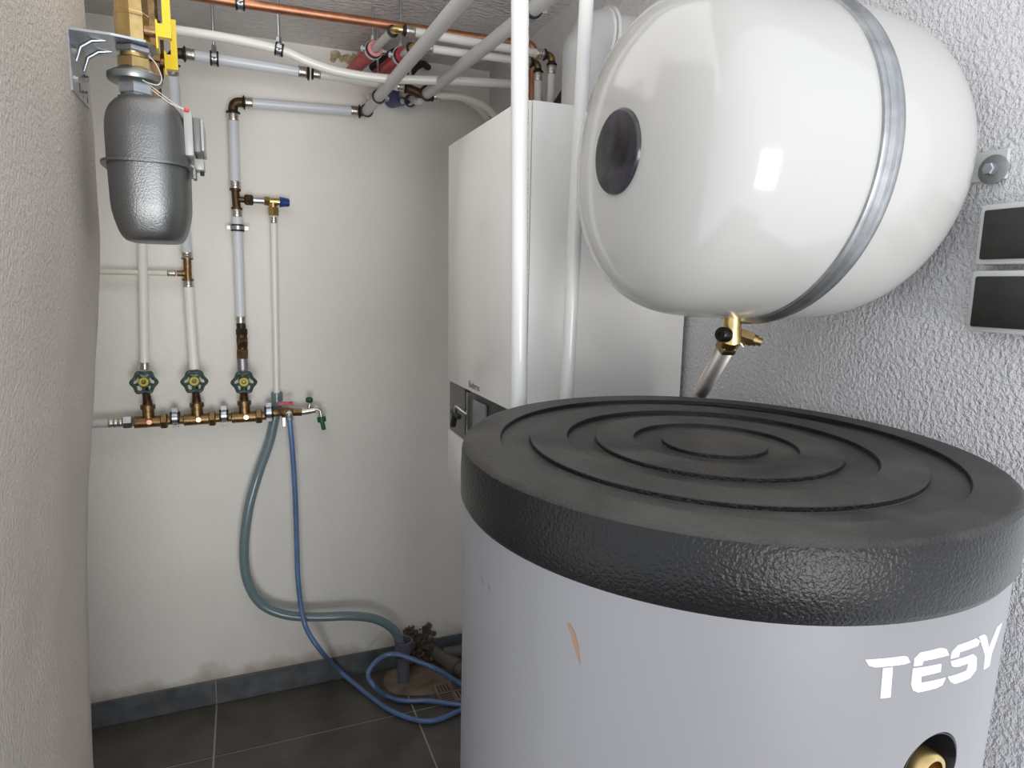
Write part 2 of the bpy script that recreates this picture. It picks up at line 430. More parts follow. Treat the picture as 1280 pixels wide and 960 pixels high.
# lid
RL = .296; s = .0055
prof = [(TH-.066, RB-.02), (TH-.067, RL-.004), (TH-.060, RL), (TH-.035, RL+.0005), (TH-.010, RL-.0005), (TH-.004, RL-.0022), (TH-.001, RL-.0055), (TH, RL-.010), (TH, RL-.011)]
def step(r, up):
    z0, z1 = (TH-s, TH) if up else (TH, TH-s)
    return [(z0, r+.0016), (z0, r+.0008), (z0+(z1-z0)*.15, r), (z0+(z1-z0)*.85, r-.0006), (z1, r-.0014), (z1, r-.0022)]
prof += [(TH, .262)] + step(.251, 0) + step(.217, 1) + step(.172, 0) + step(.139, 1) + step(.093, 0) + step(.060, 1) + [(TH, .03), (TH, 0)]
b_ = B(); lathe(b_, (0, 0, 0), (0, 0, 1), prof, 144, ring=1); obj('lid', b_, 'lid_black', tank, angle=.55)
# lettering wrapped on the shell; (theta, z below top)
Lt = {
 'a': [(-1.833, -.0950), (-1.716, -.0948), (-1.706, -.0958), (-1.695, -.1008), (-1.7118, -.1018), (-1.8008, -.1018), (-1.8206, -.1000)],
 'b': [(-1.778, -.1032), (-1.7490, -.1032), (-1.7435, -.1290), (-1.7735, -.1290)],
 'c': [(-1.6800, -.1050), (-1.681, -.0985), (-1.6637, -.0940), (-1.588, -.0938), (-1.5664, -.0962), (-1.552, -.1022), (-1.6503, -.1018), (-1.6512, -.1052)],
 'd': [(-1.6817, -.1068), (-1.5798, -.1082), (-1.5767, -.1152), (-1.6495, -.1150), (-1.6468, -.1210), (-1.5517, -.1222), (-1.5615, -.1280), (-1.5841, -.1291), (-1.6523, -.1288), (-1.6712, -.1260), (-1.6795, -.1208)],
 'e': [(-1.5412, -.1062), (-1.5396, -.1006), (-1.5176, -.0962), (-1.4268, -.0968), (-1.4040, -.1010), (-1.4105, -.1045), (-1.5052, -.1028), (-1.5055, -.1069)],
 'f': [(-1.5393, -.1086), (-1.4317, -.1105), (-1.4058, -.1160), (-1.398, -.1277), (-1.4288, -.1325), (-1.5053, -.1311), (-1.527, -.1275), (-1.5415, -.1222), (-1.523, -.1228), (-1.4509, -.1236), (-1.4482, -.1171), (-1.5095, -.1158), (-1.5298, -.1135)],
 'g': [(-1.4111, -.0965), (-1.3794, -.0972), (-1.3601, -.101), (-1.3267, -.1154), (-1.2735, -.1000), (-1.2300, -.1010), (-1.2939, -.1227), (-1.2960, -.1345), (-1.3380, -.1334), (-1.3444, -.1206)],
}
def wrap(bm, poly, r=RB+.0007, dt=.02):
    vs_ = [bm.verts.new((p[0]*RB, p[1], 0)) for p in poly]
    f = bm.faces.new(vs_)
    bmesh.ops.triangulate(bm, faces=[f])
    lo = min(p[0] for p in poly); hi = max(p[0] for p in poly); t = lo + dt
    while t < hi:
        g_ = bm.verts[:]+bm.edges[:]+bm.faces[:]
        bmesh.ops.bisect_plane(bm, geom=g_, plane_co=(t*RB, 0, 0), plane_no=(1, 0, 0)); t += dt
    for v in bm.verts:
        th = v.co.x/RB; v.co = Vector((r*math.cos(th), r*math.sin(th), TH+v.co.y))
for letter in (('a', 'b'), ('c', 'd'), ('e', 'f'), ('g',)):
    out = B()
    for k in letter:
        b2 = B(); wrap(b2, Lt[k]); mm_ = bpy.data.meshes.new('x'); b2.to_mesh(mm_); out.from_mesh(mm_); b2.free()
    e = bmesh.ops.extrude_face_region(out, geom=out.faces[:])
    for v in [g for g in e['geom'] if isinstance(g, bmesh.types.BMVert)]:
        d = Vector((v.co.x, v.co.y, 0)).normalized(); v.co -= d*.0012
    obj('letter', out, 'white_print', tank, smooth=False, label='white printed letter')
b_ = B(); wrap(b_, [(-2.650, -.108), (-2.640, -.107), (-2.622, -.113), (-2.608, -.124), (-2.597, -.140), (-2.599, -.141), (-2.618, -.129), (-2.632, -.117)], RB+.0004)
obj('rust_streak', b_, 'rust', tank, smooth=False, label='small rusty scratch')
for th, z, dz in ((-3.10, -.117, .006), (-3.04, -.118, .005)):
    b_ = B(); wrap(b_, [(th, z), (th+.012, z-.002), (th+.016, z-dz), (th+.004, z-dz-.003)], RB+.0004)
    obj('scuff', b_, 'panel_light', tank, smooth=False, label='small scuff')

# ------------------------------------------------------------------ expansion vessel on the right wall
VX, VY, VZ, VR = .625, .707, 1.607, .197
ves = thing('expansion_vessel', 'white enamelled expansion vessel held by a grey steel band on the right wall', 'expansion vessel', (VX, VY, VZ))
def curve2(pts): return [(p.x, max(0, p.y)) for p in spline([V(t, r_, 0) for t, r_ in pts], 7)]
hf = curve2([(-.207, 0), (-.2045, .06), (-.197, .11), (-.186, .143), (-.173, .164), (-.155, .179), (-.130, .189), (-.095, .194), (-.05, .196), (0, .197)])
hb = curve2([(0, .197), (.07, .197), (.12, .1925), (.155, .181), (.18, .161), (.197, .128), (.206, .08), (.209, 0)])
b_ = B(); lathe(b_, (VX, VY, VZ), (1, 0, 0), hf, 96, ring=1)
obj('front_shell', b_, 'enamel', ves, angle=1.2)
b_ = B(); lathe(b_, (VX, VY, VZ), (1, 0, 0), hb, 96, ring=1)
obj('rear_shell', b_, 'enamel', ves, angle=1.2)
b_ = B(); lathe(b_, (VX, VY, VZ), (1, 0, 0), [(-.0155, VR-.004), (-.015, VR+.003), (-.012, VR+.0045), (-.007, VR+.0035), (-.003, VR+.007), (.003, VR+.007), (.007, VR+.0035), (.012, VR+.0045), (.015, VR+.003), (.0155, VR-.004)], 120, ring=1)
obj('band', b_, 'galv', ves, label='ribbed grey steel band')
b_ = B(); lathe(b_, (VX-.2068, VY, VZ), (-1, 0, 0), [(-.012, .049), (.001, .049), (.003, .0475), (.0035, .045), (.003, 0)], 48, ring=1)
obj('cover_cap', b_, 'smudged_black', ves, label='glossy black round cap')
# steel mounting tab screwed to the wall at the near side of the vessel
b_ = B(); box(b_, (XR-.006, .525, 1.583), (XR-.0005, .72, 1.618)); tab_ = obj('mounting_tab', b_, 'switch_frame', ves, smooth=False, bevel=.001)
p = V((0.8340, 0.5392, 1.5951))
b_ = B(); lathe(b_, (XR-.006, p.y, p.z), (-1, 0, 0), [(0, .017), (.0015, .017), (.002, .016), (.002, 0)], 28, ring=1); obj('washer', b_, 'galv', tab_)
b_ = B(); hexn(b_, (XR-.0075, p.y, p.z), (XR-.018, p.y, p.z), .013); obj('bolt', b_, 'zinc', tab_)

# brass service valve below the band
vv = thing('vessel_service_valve', 'brass service valve with black knob hanging below the white vessel', 'valve', (.640, .707, 1.385))
vc = V((0.6051, 0.7070, 1.3836))
b_ = B(); cyl(b_, vc+V(0, 0, -.004), (vc.x, vc.y, VZ-VR+.002), .012, 20); obj('stem', b_, 'brass', vv)
dn = (V((0.7552, 0.9600, 1.2494)) - V((0.6052, 0.7070, 1.3815))).normalized()
b_ = B(); tube(b_, [vc+V(0, 0, .012), vc+V(0, 0, 0), vc+dn*.012, vc+dn*.02], [.012, .0145, .014, .013], 20); obj('body', b_, 'brass', vv)
b_ = B(); hexn(b_, vc+dn*.012, vc+dn*.030, .029, .002); obj('union_nut', b_, 'brass', vv)
b_ = B(); cyl(b_, vc+V(0, 0, .002), vc+V(-.017, -.004, .004), .0085, 18); obj('bonnet', b_, 'brass', vv)
b_ = B(); ax = V(-1, -.25, .1).normalized(); o = vc+V(-.010, -.003, .005)
rows = []
lathe(b_, o, ax, [(0, .0085), (.001, .0098), (.013, .0098), (.0155, .008), (.0155, .003), (.0135, .0025)], 24); obj('knob', b_, 'black_plastic', vv, label='black knurled knob')
b_ = B(); o = vc+V(.016, -.004, .003); ax = V(.75, -.62, -.30).normalized(); cyl(b_, vc+V(.006, 0, .004), o, .005, 14); obj('side_branch', b_, 'brass', vv)
b_ = B(); hexn(b_, o-ax*.006, o+ax*.014, .018, .0015); lathe(b_, o+ax*.014, ax, [(0, .0075), (.005, .0075), (.0055, .0055), (.011, .0055), (.011, .0035), (.008, .003)], 16); obj('filling_nipple', b_, 'brass', vv)
b_ = B(); tube(b_, [o+V(-.006, 0, .008), o+V(-.008, -.004, -.008), o+V(-.003, -.005, -.014), o+V(.002, -.003, -.008)], .0012, 8); obj('cap_wire', b_, 'steel', vv)
hose = thing('corrugated_hose', 'corrugated stainless steel hose running down from the brass vessel valve', 'hose', tuple(vc+dn*.03))
b_ = B(); pr = []; L = .24; n = 66
for k in range(n*2+1):
    pr.append((L*k/(n*2), .0100 if k % 2 else .0126))
lathe(b_, vc+dn*.028, dn, pr, 24); obj('corrugated_tube', b_, 'steel', hose, angle=1.5)
b_ = B(); tube(b_, spline([vc+dn*(.028+L-.002), vc+dn*(.295), vc+dn*.34+V(0, .0, -.03), V((vc+dn*.36).x, 1.0, .9)], 6), .0112, 16); obj('lower_tube', b_, 'steel', hose)

# ------------------------------------------------------------------ wall hung boiler
BX0, BX1, BY0, BY1 = .4613, .826, 1.1086, 1.549
BZ0, BZ1 = .961, 1.768
zt, zb = 1.213, 1.090
boiler = thing('wall_boiler', 'white wall hung gas boiler behind the two upright white pipes', 'boiler', (BX1, (BY0+BY1)/2, BZ0))
b_ = B()
b_.faces.ensure_lookup_table()
# casing with an open recess in the front for the control panel (front faces -X)
box(b_, (BX0+.022, BY0, zt), (BX1, BY1, BZ1)); box(b_, (BX0+.05, BY0, zb), (BX1, BY1, zt)); box(b_, (BX0+.022, BY0, BZ0), (BX1, BY1, zb))
casing = obj('casing', b_, 'boiler_white', boiler, smooth=False)
b_ = B(); box(b_, (BX0, BY0, zt), (BX0+.0212, BY1, BZ1)); fc = obj('front_cover', b_, 'boiler_white', boiler, smooth=True, bevel=.003)
b_ = B(); box(b_, (BX0+.001, BY0, BZ0), (BX0+.0212, BY1, zb)); obj('lower_cover', b_, 'boiler_white', boiler, bevel=.003)
b_ = B(); box(b_, (BX0+.012, BY0+.0005, zb), (BX0+.0495, BY1-.0005, zt)); cp = obj('control_panel', b_, 'panel_dark', boiler, smooth=False)
b_ = B(); box(b_, (BX0+.006, 1.43, zb+.001), (BX0+.0119, 1.5485, zt-.001)); obj('panel_plate', b_, 'panel_grey', cp, smooth=False, label='grey end plate of the control panel')
b_ = B(); box(b_, (BX0+.007, 1.295, zb+.012), (BX0+.0119, 1.375, zt-.018)); obj('display', b_, 'panel_light', cp, smooth=False, bevel=.001, label='pale display window')
b_ = B(); box(b_, (BX0+.001, 1.396, zb+.006), (BX0+.0119, 1.401, zt-.006)); obj('divider', b_, 'steel', cp, smooth=False)
b_ = B(); lathe(b_, (BX0+.0125, 1.205, 1.15), (-1, 0, 0), [(0, .03), (.014, .028), (.016, .026), (.016, 0)], 32, ring=1); obj('dial', b_, 'rubber', cp)
# printed maker's name on the front cover
def text_mesh(body, size, M, name, mat, parent, depth=.0002, font_scale=1.0, label=None):
    cu = bpy.data.curves.new('txt', 'FONT'); cu.body = body; cu.size = size; cu.extrude = depth; cu.space_character = font_scale
    o = bpy.data.objects.new('txt', cu); C.objects.link(o)
    dg = bpy.context.evaluated_depsgraph_get(); dg.update()
    b_ = B(); b_.from_mesh(o.evaluated_get(dg).to_mesh()); bpy.data.objects.remove(o)
    for v in b_.verts: v.co = M @ v.co
    return obj(name, b_, mat, parent, smooth=False, label=label)
q = V((0.4613, 1.3836, 1.2283))
Mt = Matrix.Translation((BX0-.0003, q.y, q.z-.006)) @ Matrix(((0, 0, -1, 0), (-1, 0, 0, 0), (0, 1, 0, 0), (0, 0, 0, 1)))
text_mesh('Buderus', .022, Mt, 'lettering', 'panel_grey', fc, label='small grey printed name')

# filling tap seen at the far end of the boiler, in front of its panel
bt = thing('boiler_drain_tap', 'small black key tap in front of the boiler control recess', 'tap', (0.4550, 1.4390, 1.1414))
b_ = B(); tc_ = V((0.4500, 1.4357, 1.1536))
tube(b_, spline([tc_+V(.018, -.03, .0), tc_+V(0, -.022, .012), tc_+V(-.004, -.008, .016), tc_+V(-.004, 0, 0)], 5), .004, 10); obj('spout', b_, 'steel', bt)
b_ = B(); cyl(b_, tc_+V(-.004, -.032, -.004), tc_+V(-.004, .022, .000), .006, 12, .002); obj('key_bar', b_, 'rubber', bt)
b_ = B(); cyl(b_, tc_+V(-.004, 0, 0), tc_+V(-.006, .012, -.034), .007, 14, .002); obj('key_shaft', b_, 'rubber', bt)

# flue elbow above the boiler
flue = thing('flue_duct', 'pale round flue elbow rising from the boiler into the right wall', 'flue duct', (.69, 1.32, 1.768))
FR, FZ, FY = .057, 1.972, 1.32
b_ = B(); tube(b_, bend((.700, FY, 1.768), (.700, FY, FZ), (.742, FY, FZ), .040, 10), FR-.003, 40); obj('elbow', b_, 'duct', flue)
for x in (.731, .740):
    b_ = B(); annulus(b_, (x, FY, FZ), (1, 0, 0), FR-.004, FR+.001+.004*(x > .735), .006, 48); obj('seal_ring', b_, 'pipe_bright', flue, label='white sealing ring')
b_ = B(); cyl(b_, (.740, FY, FZ), (XR+.002, FY, FZ), FR-.006, 48); obj('duct', b_, 'pipe_grey', flue)
b_ = B(); annulus(b_, (.700, FY, 1.795), (0, 0, 1), FR-.004, FR+.007, .05, 48); obj('base_collar', b_, 'duct', flue)

# two upright white pipes in front of the boiler
t = thing('riser_pipe', 'thick upright white plastic pipe with fine print, left of the pair before the boiler', 'pipe', ((0.3915, 0.9300, 1.2662)), 'upright pipes before the boiler')
p0 = V((0.3921, 0.9300, 1.2662)); p1 = V((0.3818, 0.9300, 1.8487)); d = (p1-p0).normalized()
b_ = B(); cyl(b_, p0-d*(p0.z-.93), p1+d*((ZC-p1.z)/d.z), .0128, 32); pp = obj('pipe', b_, 'pipe_bright', t)
tick = B(); k = 0; zz = 0.0
while zz < .62:
    L = random.choice([.0015, .002, .003, .0045]); 
    if random.random() < .8:
        c_ = p0 + d*zz; a = -.62 + .0
        for aa in (a, a+.10):
            pass
        r_ = .01295; u_ = V(math.cos(a), math.sin(a), 0); w_ = V(-math.sin(a), math.cos(a), 0)
        ww = .0009
        q_ = [c_+u_*r_-w_*ww, c_+u_*r_+w_*ww, c_+u_*r_+w_*ww+d*L, c_+u_*r_-w_*ww+d*L]
        tick.faces.new([tick.verts.new(x) for x in q_])
    zz += L + random.choice([.0015, .002, .006])
obj('printed_line', tick, 'print_dark', pp, smooth=False, label='fine dark print running up the pipe')['kind'] = 'stuff'
t = thing('riser_pipe', 'slimmer slightly leaning white plastic pipe, right of the pair before the boiler', 'pipe', ((0.5100, 1.0000, 1.2687)), 'upright pipes before the boiler')
p0 = V((0.5108, 1.0000, 1.2687)); p1 = V((0.5242, 1.0000, 1.8975)); d = (p1-p0).normalized()
b_ = B(); cyl(b_, p0-d*(p0.z-.93), p1+d*((ZC-p1.z)/d.z), .0118, 32); obj('pipe', b_, 'pipe_bright', t)

# ------------------------------------------------------------------ gas meter on the left wall
GX, GY, GZ = -.119, 1.155, 1.603
meter = thing('gas_meter', 'silver hammered metal gas meter hanging below the steel wall bracket', 'gas meter', (GX, GY, 1.50))
def shell(bm, prof, ax_=.054, ay=.082, cx=GX, cy=GY, seg=64, ex=3.0, cap=True):
    rows = []
    for z, sx_, sy_ in prof:
        row = []
        for k in range(seg):
            a = 2*PI*k/seg; c_, s_ = math.cos(a), math.sin(a)
            row.append(bm.verts.new((cx + ax_*sx_*math.copysign(abs(c_)**(2/ex), c_), cy + ay*sy_*math.copysign(abs(s_)**(2/ex), s_), z)))
        rows.append(row)
    for A, D in zip(rows[:-1], rows[1:]):
        for k in range(seg): bm.faces.new((A[k], A[(k+1) % seg], D[(k+1) % seg], D[k]))
    if cap: bm.faces.new(rows[0][::-1]); bm.faces.new(rows[-1])
b_ = B(); shell(b_, [(1.612, 1.0, 1.0), (1.655, .998, .998), (1.668, .985, .985), (1.680, .94, .95), (1.690, .86, .88), (1.698, .74, .78), (1.704, .60, .64), (1.708, .42, .48)])
obj('upper_shell', b_, 'hammer_grey', meter, angle=1.0)
b_ = B(); shell(b_, [(1.503, .58, .66), (1.505, .68, .76), (1.510, .76, .82), (1.518, .83, .87), (1.534, .915, .93), (1.545, .955, .96), (1.556, .975, .975), (1.609, .995, .995)])
obj('lower_shell', b_, 'hammer_grey', meter, angle=1.0)
b_ = B(); shell(b_, [(1.6085, 1.0, 1.0), (1.609, 1.13, 1.10), (1.6125, 1.13, 1.10), (1.613, 1.0, 1.0)]); obj('flange', b_, 'hammer_grey', meter, angle=.6)
b_ = B(); box(b_, (GX+.058, GY-.035, 1.597), (GX+.063, GY-.008, 1.612)); obj('flange_lip', b_, 'hammer_grey', meter, smooth=False, bevel=.001)
# index (counter) on the side facing the room
b_ = B(); box(b_, (GX+.050, GY-.045, 1.628), (GX+.062, GY+.045, 1.690)); ix = obj('counter_housing', b_, 'index_white', meter, bevel=.002)
b_ = B(); box(b_, (GX+.062, GY-.042, 1.634), (GX+.072, GY+.042, 1.684)); obj('counter_body', b_, 'index_grey', ix, bevel=.003)
b_ = B(); box(b_, (GX+.072, GY-.040, 1.637), (GX+.076, GY+.040, 1.681)); obj('counter_cover', b_, 'index_white', ix, bevel=.001)
b_ = B(); box(b_, (GX+.060, GY-.020, 1.612), (GX+.074, GY+.012, 1.629)); obj('pulse_socket', b_, 'index_white', ix, bevel=.002)
b_ = B(); cyl(b_, (GX+.070, GY-.004, 1.606), (GX+.070, GY-.004, 1.614), .003, 10); obj('socket_pin', b_, 'rubber', ix)
# inlet neck and nut
NX, NY = -.133, 1.162
b_ = B(); lathe(b_, (NX, NY, 1.703), (0, 0, 1), [(0, .020), (.004, .0235), (.009, .0245), (.011, .020), (.030, .018)], 32); obj('neck', b_, 'grey_cast', meter)
b_ = B(); hexn(b_, (NX, NY, 1.7155), (NX, NY, 1.733), .041); obj('neck_nut', b_, 'zinc', meter)

# gas pressure disc, brass union and ball valve above it
pd = thing('pressure_disc', 'round grey cast pressure regulator disc on top of the gas meter', 'gas regulator', (NX, NY, 1.731))
b_ = B(); lathe(b_, (NX, NY, 1.731), (0, 0, 1), [(0, .020), (.001, .032), (.003, .0355), (.007, .037), (.012, .0365), (.0135, .033), (.015, .032), (.017, .028), (.021, .022), (.024, .018)], 48); obj('disc', b_, 'grey_cast', pd, angle=.5)
bv = thing('gas_ball_valve', 'large brass gas ball valve with yellow lever above the steel bracket', 'valve', (NX, NY, 1.7050))
b_ = B(); lathe(b_, (NX, NY, 1.7450), (0, 0, 1), [(0, .021), (.004, .021), (.005, .018), (.028, .018)], 32); obj('union', b_, 'brass', bv)
b_ = B(); hexn(b_, (NX, NY, 1.7490), (NX, NY, 1.7670), .040); obj('union_nut', b_, 'brass', bv)
b_ = B(); hexn(b_, (NX, NY, 1.7725), (NX, NY, 1.7820), .043, .002); obj('lock_nut', b_, 'zinc', bv, label='zinc lock nut')
b_ = B(); lathe(b_, (NX, NY, 1.7865), (0, 0, 1), [(0, .022), (.002, .0225), (.035, .0225), (.037, .0235), (.040, .0235), (.042, .022), (.075, .021), (.09, .026), (.13, .026), (.14, .020), (ZC-1.7865, .016)], 8); obj('valve_body', b_, 'brass', bv, angle=.3)
b_ = B(); cyl(b_, (NX+.015, NY-.006, 1.806), (NX+.034, NY-.006, 1.806), .008, 18); obj('stem', b_, 'brass_dark', bv)
b_ = B()
box(b_, (NX+.032, NY-.018, 1.781), (NX+.0345, NY+.008, 1.820)); box(b_, (NX+.0340, NY-.0175, 1.7975), (NX+.052, NY-.004, 1.8155))
box(b_, (NX+.0415, NY-.0185, 1.797), (NX+.0525, NY-.0145, 1.8900)); obj('lever', b_, 'yellow', bv, smooth=False, label='yellow lever handle')

# steel wall bracket carrying the meter
br = thing('wall_bracket', 'shiny zinc plated angle bracket screwed to the left wall above the meter', 'bracket', (-.21, 1.15, 1.7000))
b_ = B(); box(b_, (-.2075, 1.118, 1.704), (-.2045, 1.228, 1.7857)); pl = obj('wall_plate', b_, 'zinc', br, smooth=False)
b_ = B()
out = [(-.2045, 1.118), (-.155, 1.118), (NX+.020, 1.130), (NX+.030, 1.150), (NX+.030, 1.175), (NX+.018, 1.205), (-.155, 1.228), (-.2045, 1.228)]
v0 = [b_.verts.new((x, y, 1.7825)) for x, y in out]; f = b_.faces.new(v0)
e = bmesh.ops.extrude_face_region(b_, geom=[f]); bmesh.ops.translate(b_, verts=[g for g in e['geom'] if isinstance(g, bmesh.types.BMVert)], vec=(0, 0, .0032))
obj('arm', b_, 'zinc', br, smooth=False)
for yy in (1.148, 1.198):
    b_ = B(); tube(b_, [(-.2035, yy, 1.7500), (-.197, yy, 1.7700), (-.183, yy, 1.7800), (-.165, yy, 1.7830)], [.002, .003, .003, .0015], 12); obj('rib', b_, 'zinc', br)
for y, z in ((1.135, 1.762), (1.135, 1.722), (1.205, 1.742), (1.19, 1.716)):
    b_ = B(); lathe(b_, (-.2045, y, z), (1, 0, 0), [(0, .006), (.0012, .006), (.0014, .0045), (.005, .0045), (.006, .003)], 6); obj('screw', b_, 'steel', pl)
for y, z in ((1.165, 1.722), (1.215, 1.718)):
    b_ = B(); box(b_, (-.2048, y-.003, z-.009), (-.2043, y+.003, z+.009)); obj('slot', b_, 'rubber', pl, smooth=False, label='dark slotted hole')

# sealing wires with a red tag
sw = thing('seal_wire', 'thin pale sealing wire with red tag looped beside the meter neck', 'wire', (NX+.03, NY-.03, 1.76))
b_ = B(); tube(b_, spline([(-0.1083, 1.1100, 1.7591), (-0.0999, 1.1100, 1.7496), (-0.0938, 1.1100, 1.7322), (-0.0984, 1.1100, 1.7219), (-0.1104, 1.1100, 1.7226), (-0.1187, 1.1150, 1.7271)], 8), .0008, 6); obj('upper_loop', b_, 'wire', sw)
b_ = B(); tube(b_, spline([(-0.1091, 1.1150, 1.7208), (-0.0921, 1.1100, 1.7075), (-0.0772, 1.1100, 1.6972), (-0.0671, 1.1100, 1.6929)], 6), .0007, 6); obj('lower_wire', b_, 'wire', sw)
b_ = B(); tube(b_, spline([(-0.1103, 1.1150, 1.7174), (-0.0967, 1.1050, 1.7058), (-0.0830, 1.1050, 1.6965), (-0.0671, 1.1100, 1.6918)], 6), .0007, 6); obj('lower_wire', b_, 'wire', sw)
b_ = B(); c_ = V((-0.0640, 1.1100, 1.6921)); cyl(b_, c_-V(.003, 0, 0), c_+V(.003, .001, -.001), .0032, 12, .001); obj('seal', b_, 'seal_red', sw, label='red seal')

# second ball valve further back on the gas line
g2 = V((-0.1341, 1.4200, 1.8569))
bv2 = thing('gas_ball_valve', 'smaller brown brass gas valve with yellow lever, behind the meter valve', 'valve', tuple(g2))
b_ = B(); lathe(b_, g2-V(0, 0, .10), (0, 0, 1), [(0, .013), (.05, .013), (.052, .018), (.075, .018), (.078, .021), (.122, .021), (.125, .018), (.15, .018), (.152, .014), (.2, .014)], 8); obj('valve_body', b_, 'brass_dark', bv2, angle=.3)
b_ = B(); cyl(b_, g2+V(0, -.004, -.020), g2+V(.030, -.006, -.024), .008, 16); obj('stem', b_, 'brass_dark', bv2)
b_ = B(); gx0 = g2.x
box(b_, (gx0+.022, g2.y-.02, g2.z-.045), (gx0+.0245, g2.y+.008, g2.z-.004)); box(b_, (gx0+.0240, g2.y-.0195, g2.z-.0345), (gx0+.043, g2.y-.004, g2.z-.010))
box(b_, (gx0+.033, g2.y-.0205, g2.z-.035), (gx0+.0435, g2.y-.0165, g2.z+.050)); obj('lever', b_, 'yellow', bv2, smooth=False, label='yellow lever handle')
b_ = B(); cyl(b_, g2-V(0, 0, .10), (g2.x, g2.y, 1.60), .012, 16); obj('drop_pipe', b_, 'brass_dark', bv2)

# ------------------------------------------------------------------ copper gas pipe
YC = 1.80
cu = thing('copper_pipe', 'long copper gas pipe running under the ceiling above the white pipes', 'pipe', (0.3437, 1.8000, 2.0994))
ca = V((0.0231, 1.8000, 2.0961)); cb_ = V((0.7174, 1.8000, 2.1084)); cd = (cb_-ca).normalized()
pe = V((0.7825, 1.8000, 2.1094))
pw = V(g2.x, YC, ca.z)
b_ = B(); tube(b_, [pw, ca, cb_, pe-cd*.02], .0112, 24); obj('long_run', b_, 'copper', cu)
b_ = B(); tube(b_, bend(pe-cd*.024, pe, pe-V(0, 0, .03), .02), .0128, 20); obj('elbow', b_, 'copper', cu)
b_ = B(); tube(b_, [pe-V(0, 0, .028), (pe.x, YC, 1.45)], .0112, 20); obj('drop_pipe', b_, 'copper', cu)
b_ = B(); tube(b_, bend(pw, (g2.x, g2.y+.0, ca.z), (g2.x, g2.y, g2.z+.10), .03), .0112, 20); obj('return_pipe', b_, 'copper', cu)
b_ = B(); cyl(b_, pe-V(0, 0, .045), pe-V(0, 0, .022), .0145, 18, .001); obj('press_collar', b_, 'brass', cu)
clamp('pipe_clamp', 'black lined clamp on the copper pipe at the top edge', ca, cd, .0112, (0, 1, 0), rod=(ca.x, ca.y, ZC))

# ------------------------------------------------------------------ pipes below the ceiling
def straight(label, pts, r, mat, name='water_pipe', seg=24, sp=True, n=10):
    t = thing(name, label, 'pipe', tuple(V(pts[0])))
    b_ = B(); tube(b_, spline(pts, n) if sp else pts, r, seg); obj('pipe', b_, mat, t); return t
# white flexible pipe crossing in front of the sleeves
wp = [(-0.2496, 2.3100, 2.1730), (-0.2207, 2.1500, 2.1267), (-0.1838, 2.0000, 2.0809), (-0.1353, 1.9500, 2.0625), (-0.0164, 1.9400, 2.0581), (0.1155, 1.9300, 2.0450), (0.1871, 1.9300, 2.0251), (0.2697, 1.9300, 2.0098), (0.3868, 1.9200, 2.0056), (0.5613, 1.8900, 2.0133), (0.7336, 1.8600, 2.0183), (0.7694, 1.8500, 2.0093), (0.7901, 1.8500, 1.9811), (0.7966, 1.8500, 1.9243), (0.8043, 1.8500, 1.8128)]
straight('long bent white plastic pipe crossing below the copper pipe, furthest to the front', wp, .0118, 'pipe_white')
clamp('pipe_clamp', 'rubber lined clamp on the long bent white pipe', wp[5], V(wp[6])-V(wp[4]), .0118, (0, 1, 0), rod=(V(wp[5]).x, 1.93, ZC))
# wide cool grey pipe with elbow, dropping to the manifold
WY = 2.04
wl = V((-0.1463, 2.0400, 2.0352)); wc = V((0.1926, 2.0400, 2.0276)); wd = (wc-wl).normalized()
t = thing('water_pipe', 'wide pale pipe below the bent white pipe, turning down behind the gas meter', 'pipe', tuple(wl))
low = V((-0.1505, 2.2700, 1.5131))
dd = (low-wl).normalized()
ea, eb = elbow(t, wl, wd, dd, .0145, 'bronze', .03)
section(t, ea, wc, .0145, 'pipe_cool', True, True)
section(t, eb, low, .0145, 'pipe_cool', True, True)
flare(t, wc+wd*.004, wd, .0145); flare(t, wc+wd*.018, -wd, .012)
wr = V((0.4703, 2.0400, 2.0231))
section(t, wc+wd*.016, wr, .0118, 'pipe_white', True, True, name='narrow_pipe')
cpt = wl + wd*((V((-0.0432, 2.0400, 2.0335))-wl).length)
clamp('pipe_clamp', 'rubber lined clamp on the wide pale pipe near the meter', cpt, wd, .0145, (0, 1, 0), rod=(cpt.x, WY, ZC))
# tee at the low end of the rear diagonal pipe
tb = V((0.5335, 2.0400, 2.0080))
# thick grey diagonal pipes coming out from the wall overhead
bn = V((0.5750, 1.2760, 2.0055))
t = thing('water_pipe', 'thick grey pipe slanting overhead, the right one of the slanting pair', 'pipe', tuple(tb), 'slanting grey pipes')
bd = (bn-tb).normalized()
b_ = B(); cyl(b_, tb+bd*.02, bn+bd*.30, .0158, 28); obj('pipe', b_, 'pipe_grey', t)
b_ = B(); tube(b_, bend(tb+bd*.02, tb-bd*.005, wr+wd*.004, .02), .014, 18); obj('tee', b_, 'bronze', t)
flare(t, tb+bd*.018, bd, .0165); flare(t, wr+wd*.006, -wd, .0125)
b_ = B(); cyl(b_, tb-V(.004, 0, 0), tb+wd*.03, .011, 18); obj('branch', b_, 'bronze', t); flare(t, tb+wd*.022, wd, .011)
cq = tb + bd*((bn-tb).length*.93)
clamp('pipe_clamp', 'black lined clamp at the top of the right slanting grey pipe', cq, bd, .0158, (1, 0, 0), rod=(cq.x, cq.y, ZC))
an = V((0.4190, 1.3150, 1.9938)); af = V((0.3962, 2.2700, 1.9958)); ad = (an-af).normalized()
t = thing('water_pipe', 'thick grey pipe slanting overhead, the left one, then running down the wall', 'pipe', tuple(af), 'slanting grey pipes')
b_ = B(); cyl(b_, af+ad*.012, an+ad*.25, .0158, 28); obj('pipe', b_, 'pipe_grey', t)
e2 = V((-0.0025, 2.2700, 1.9823)); hd_ = (e2-af).normalized()
dwn = (V((-0.0064, 2.2700, 1.7263))-e2).normalized()
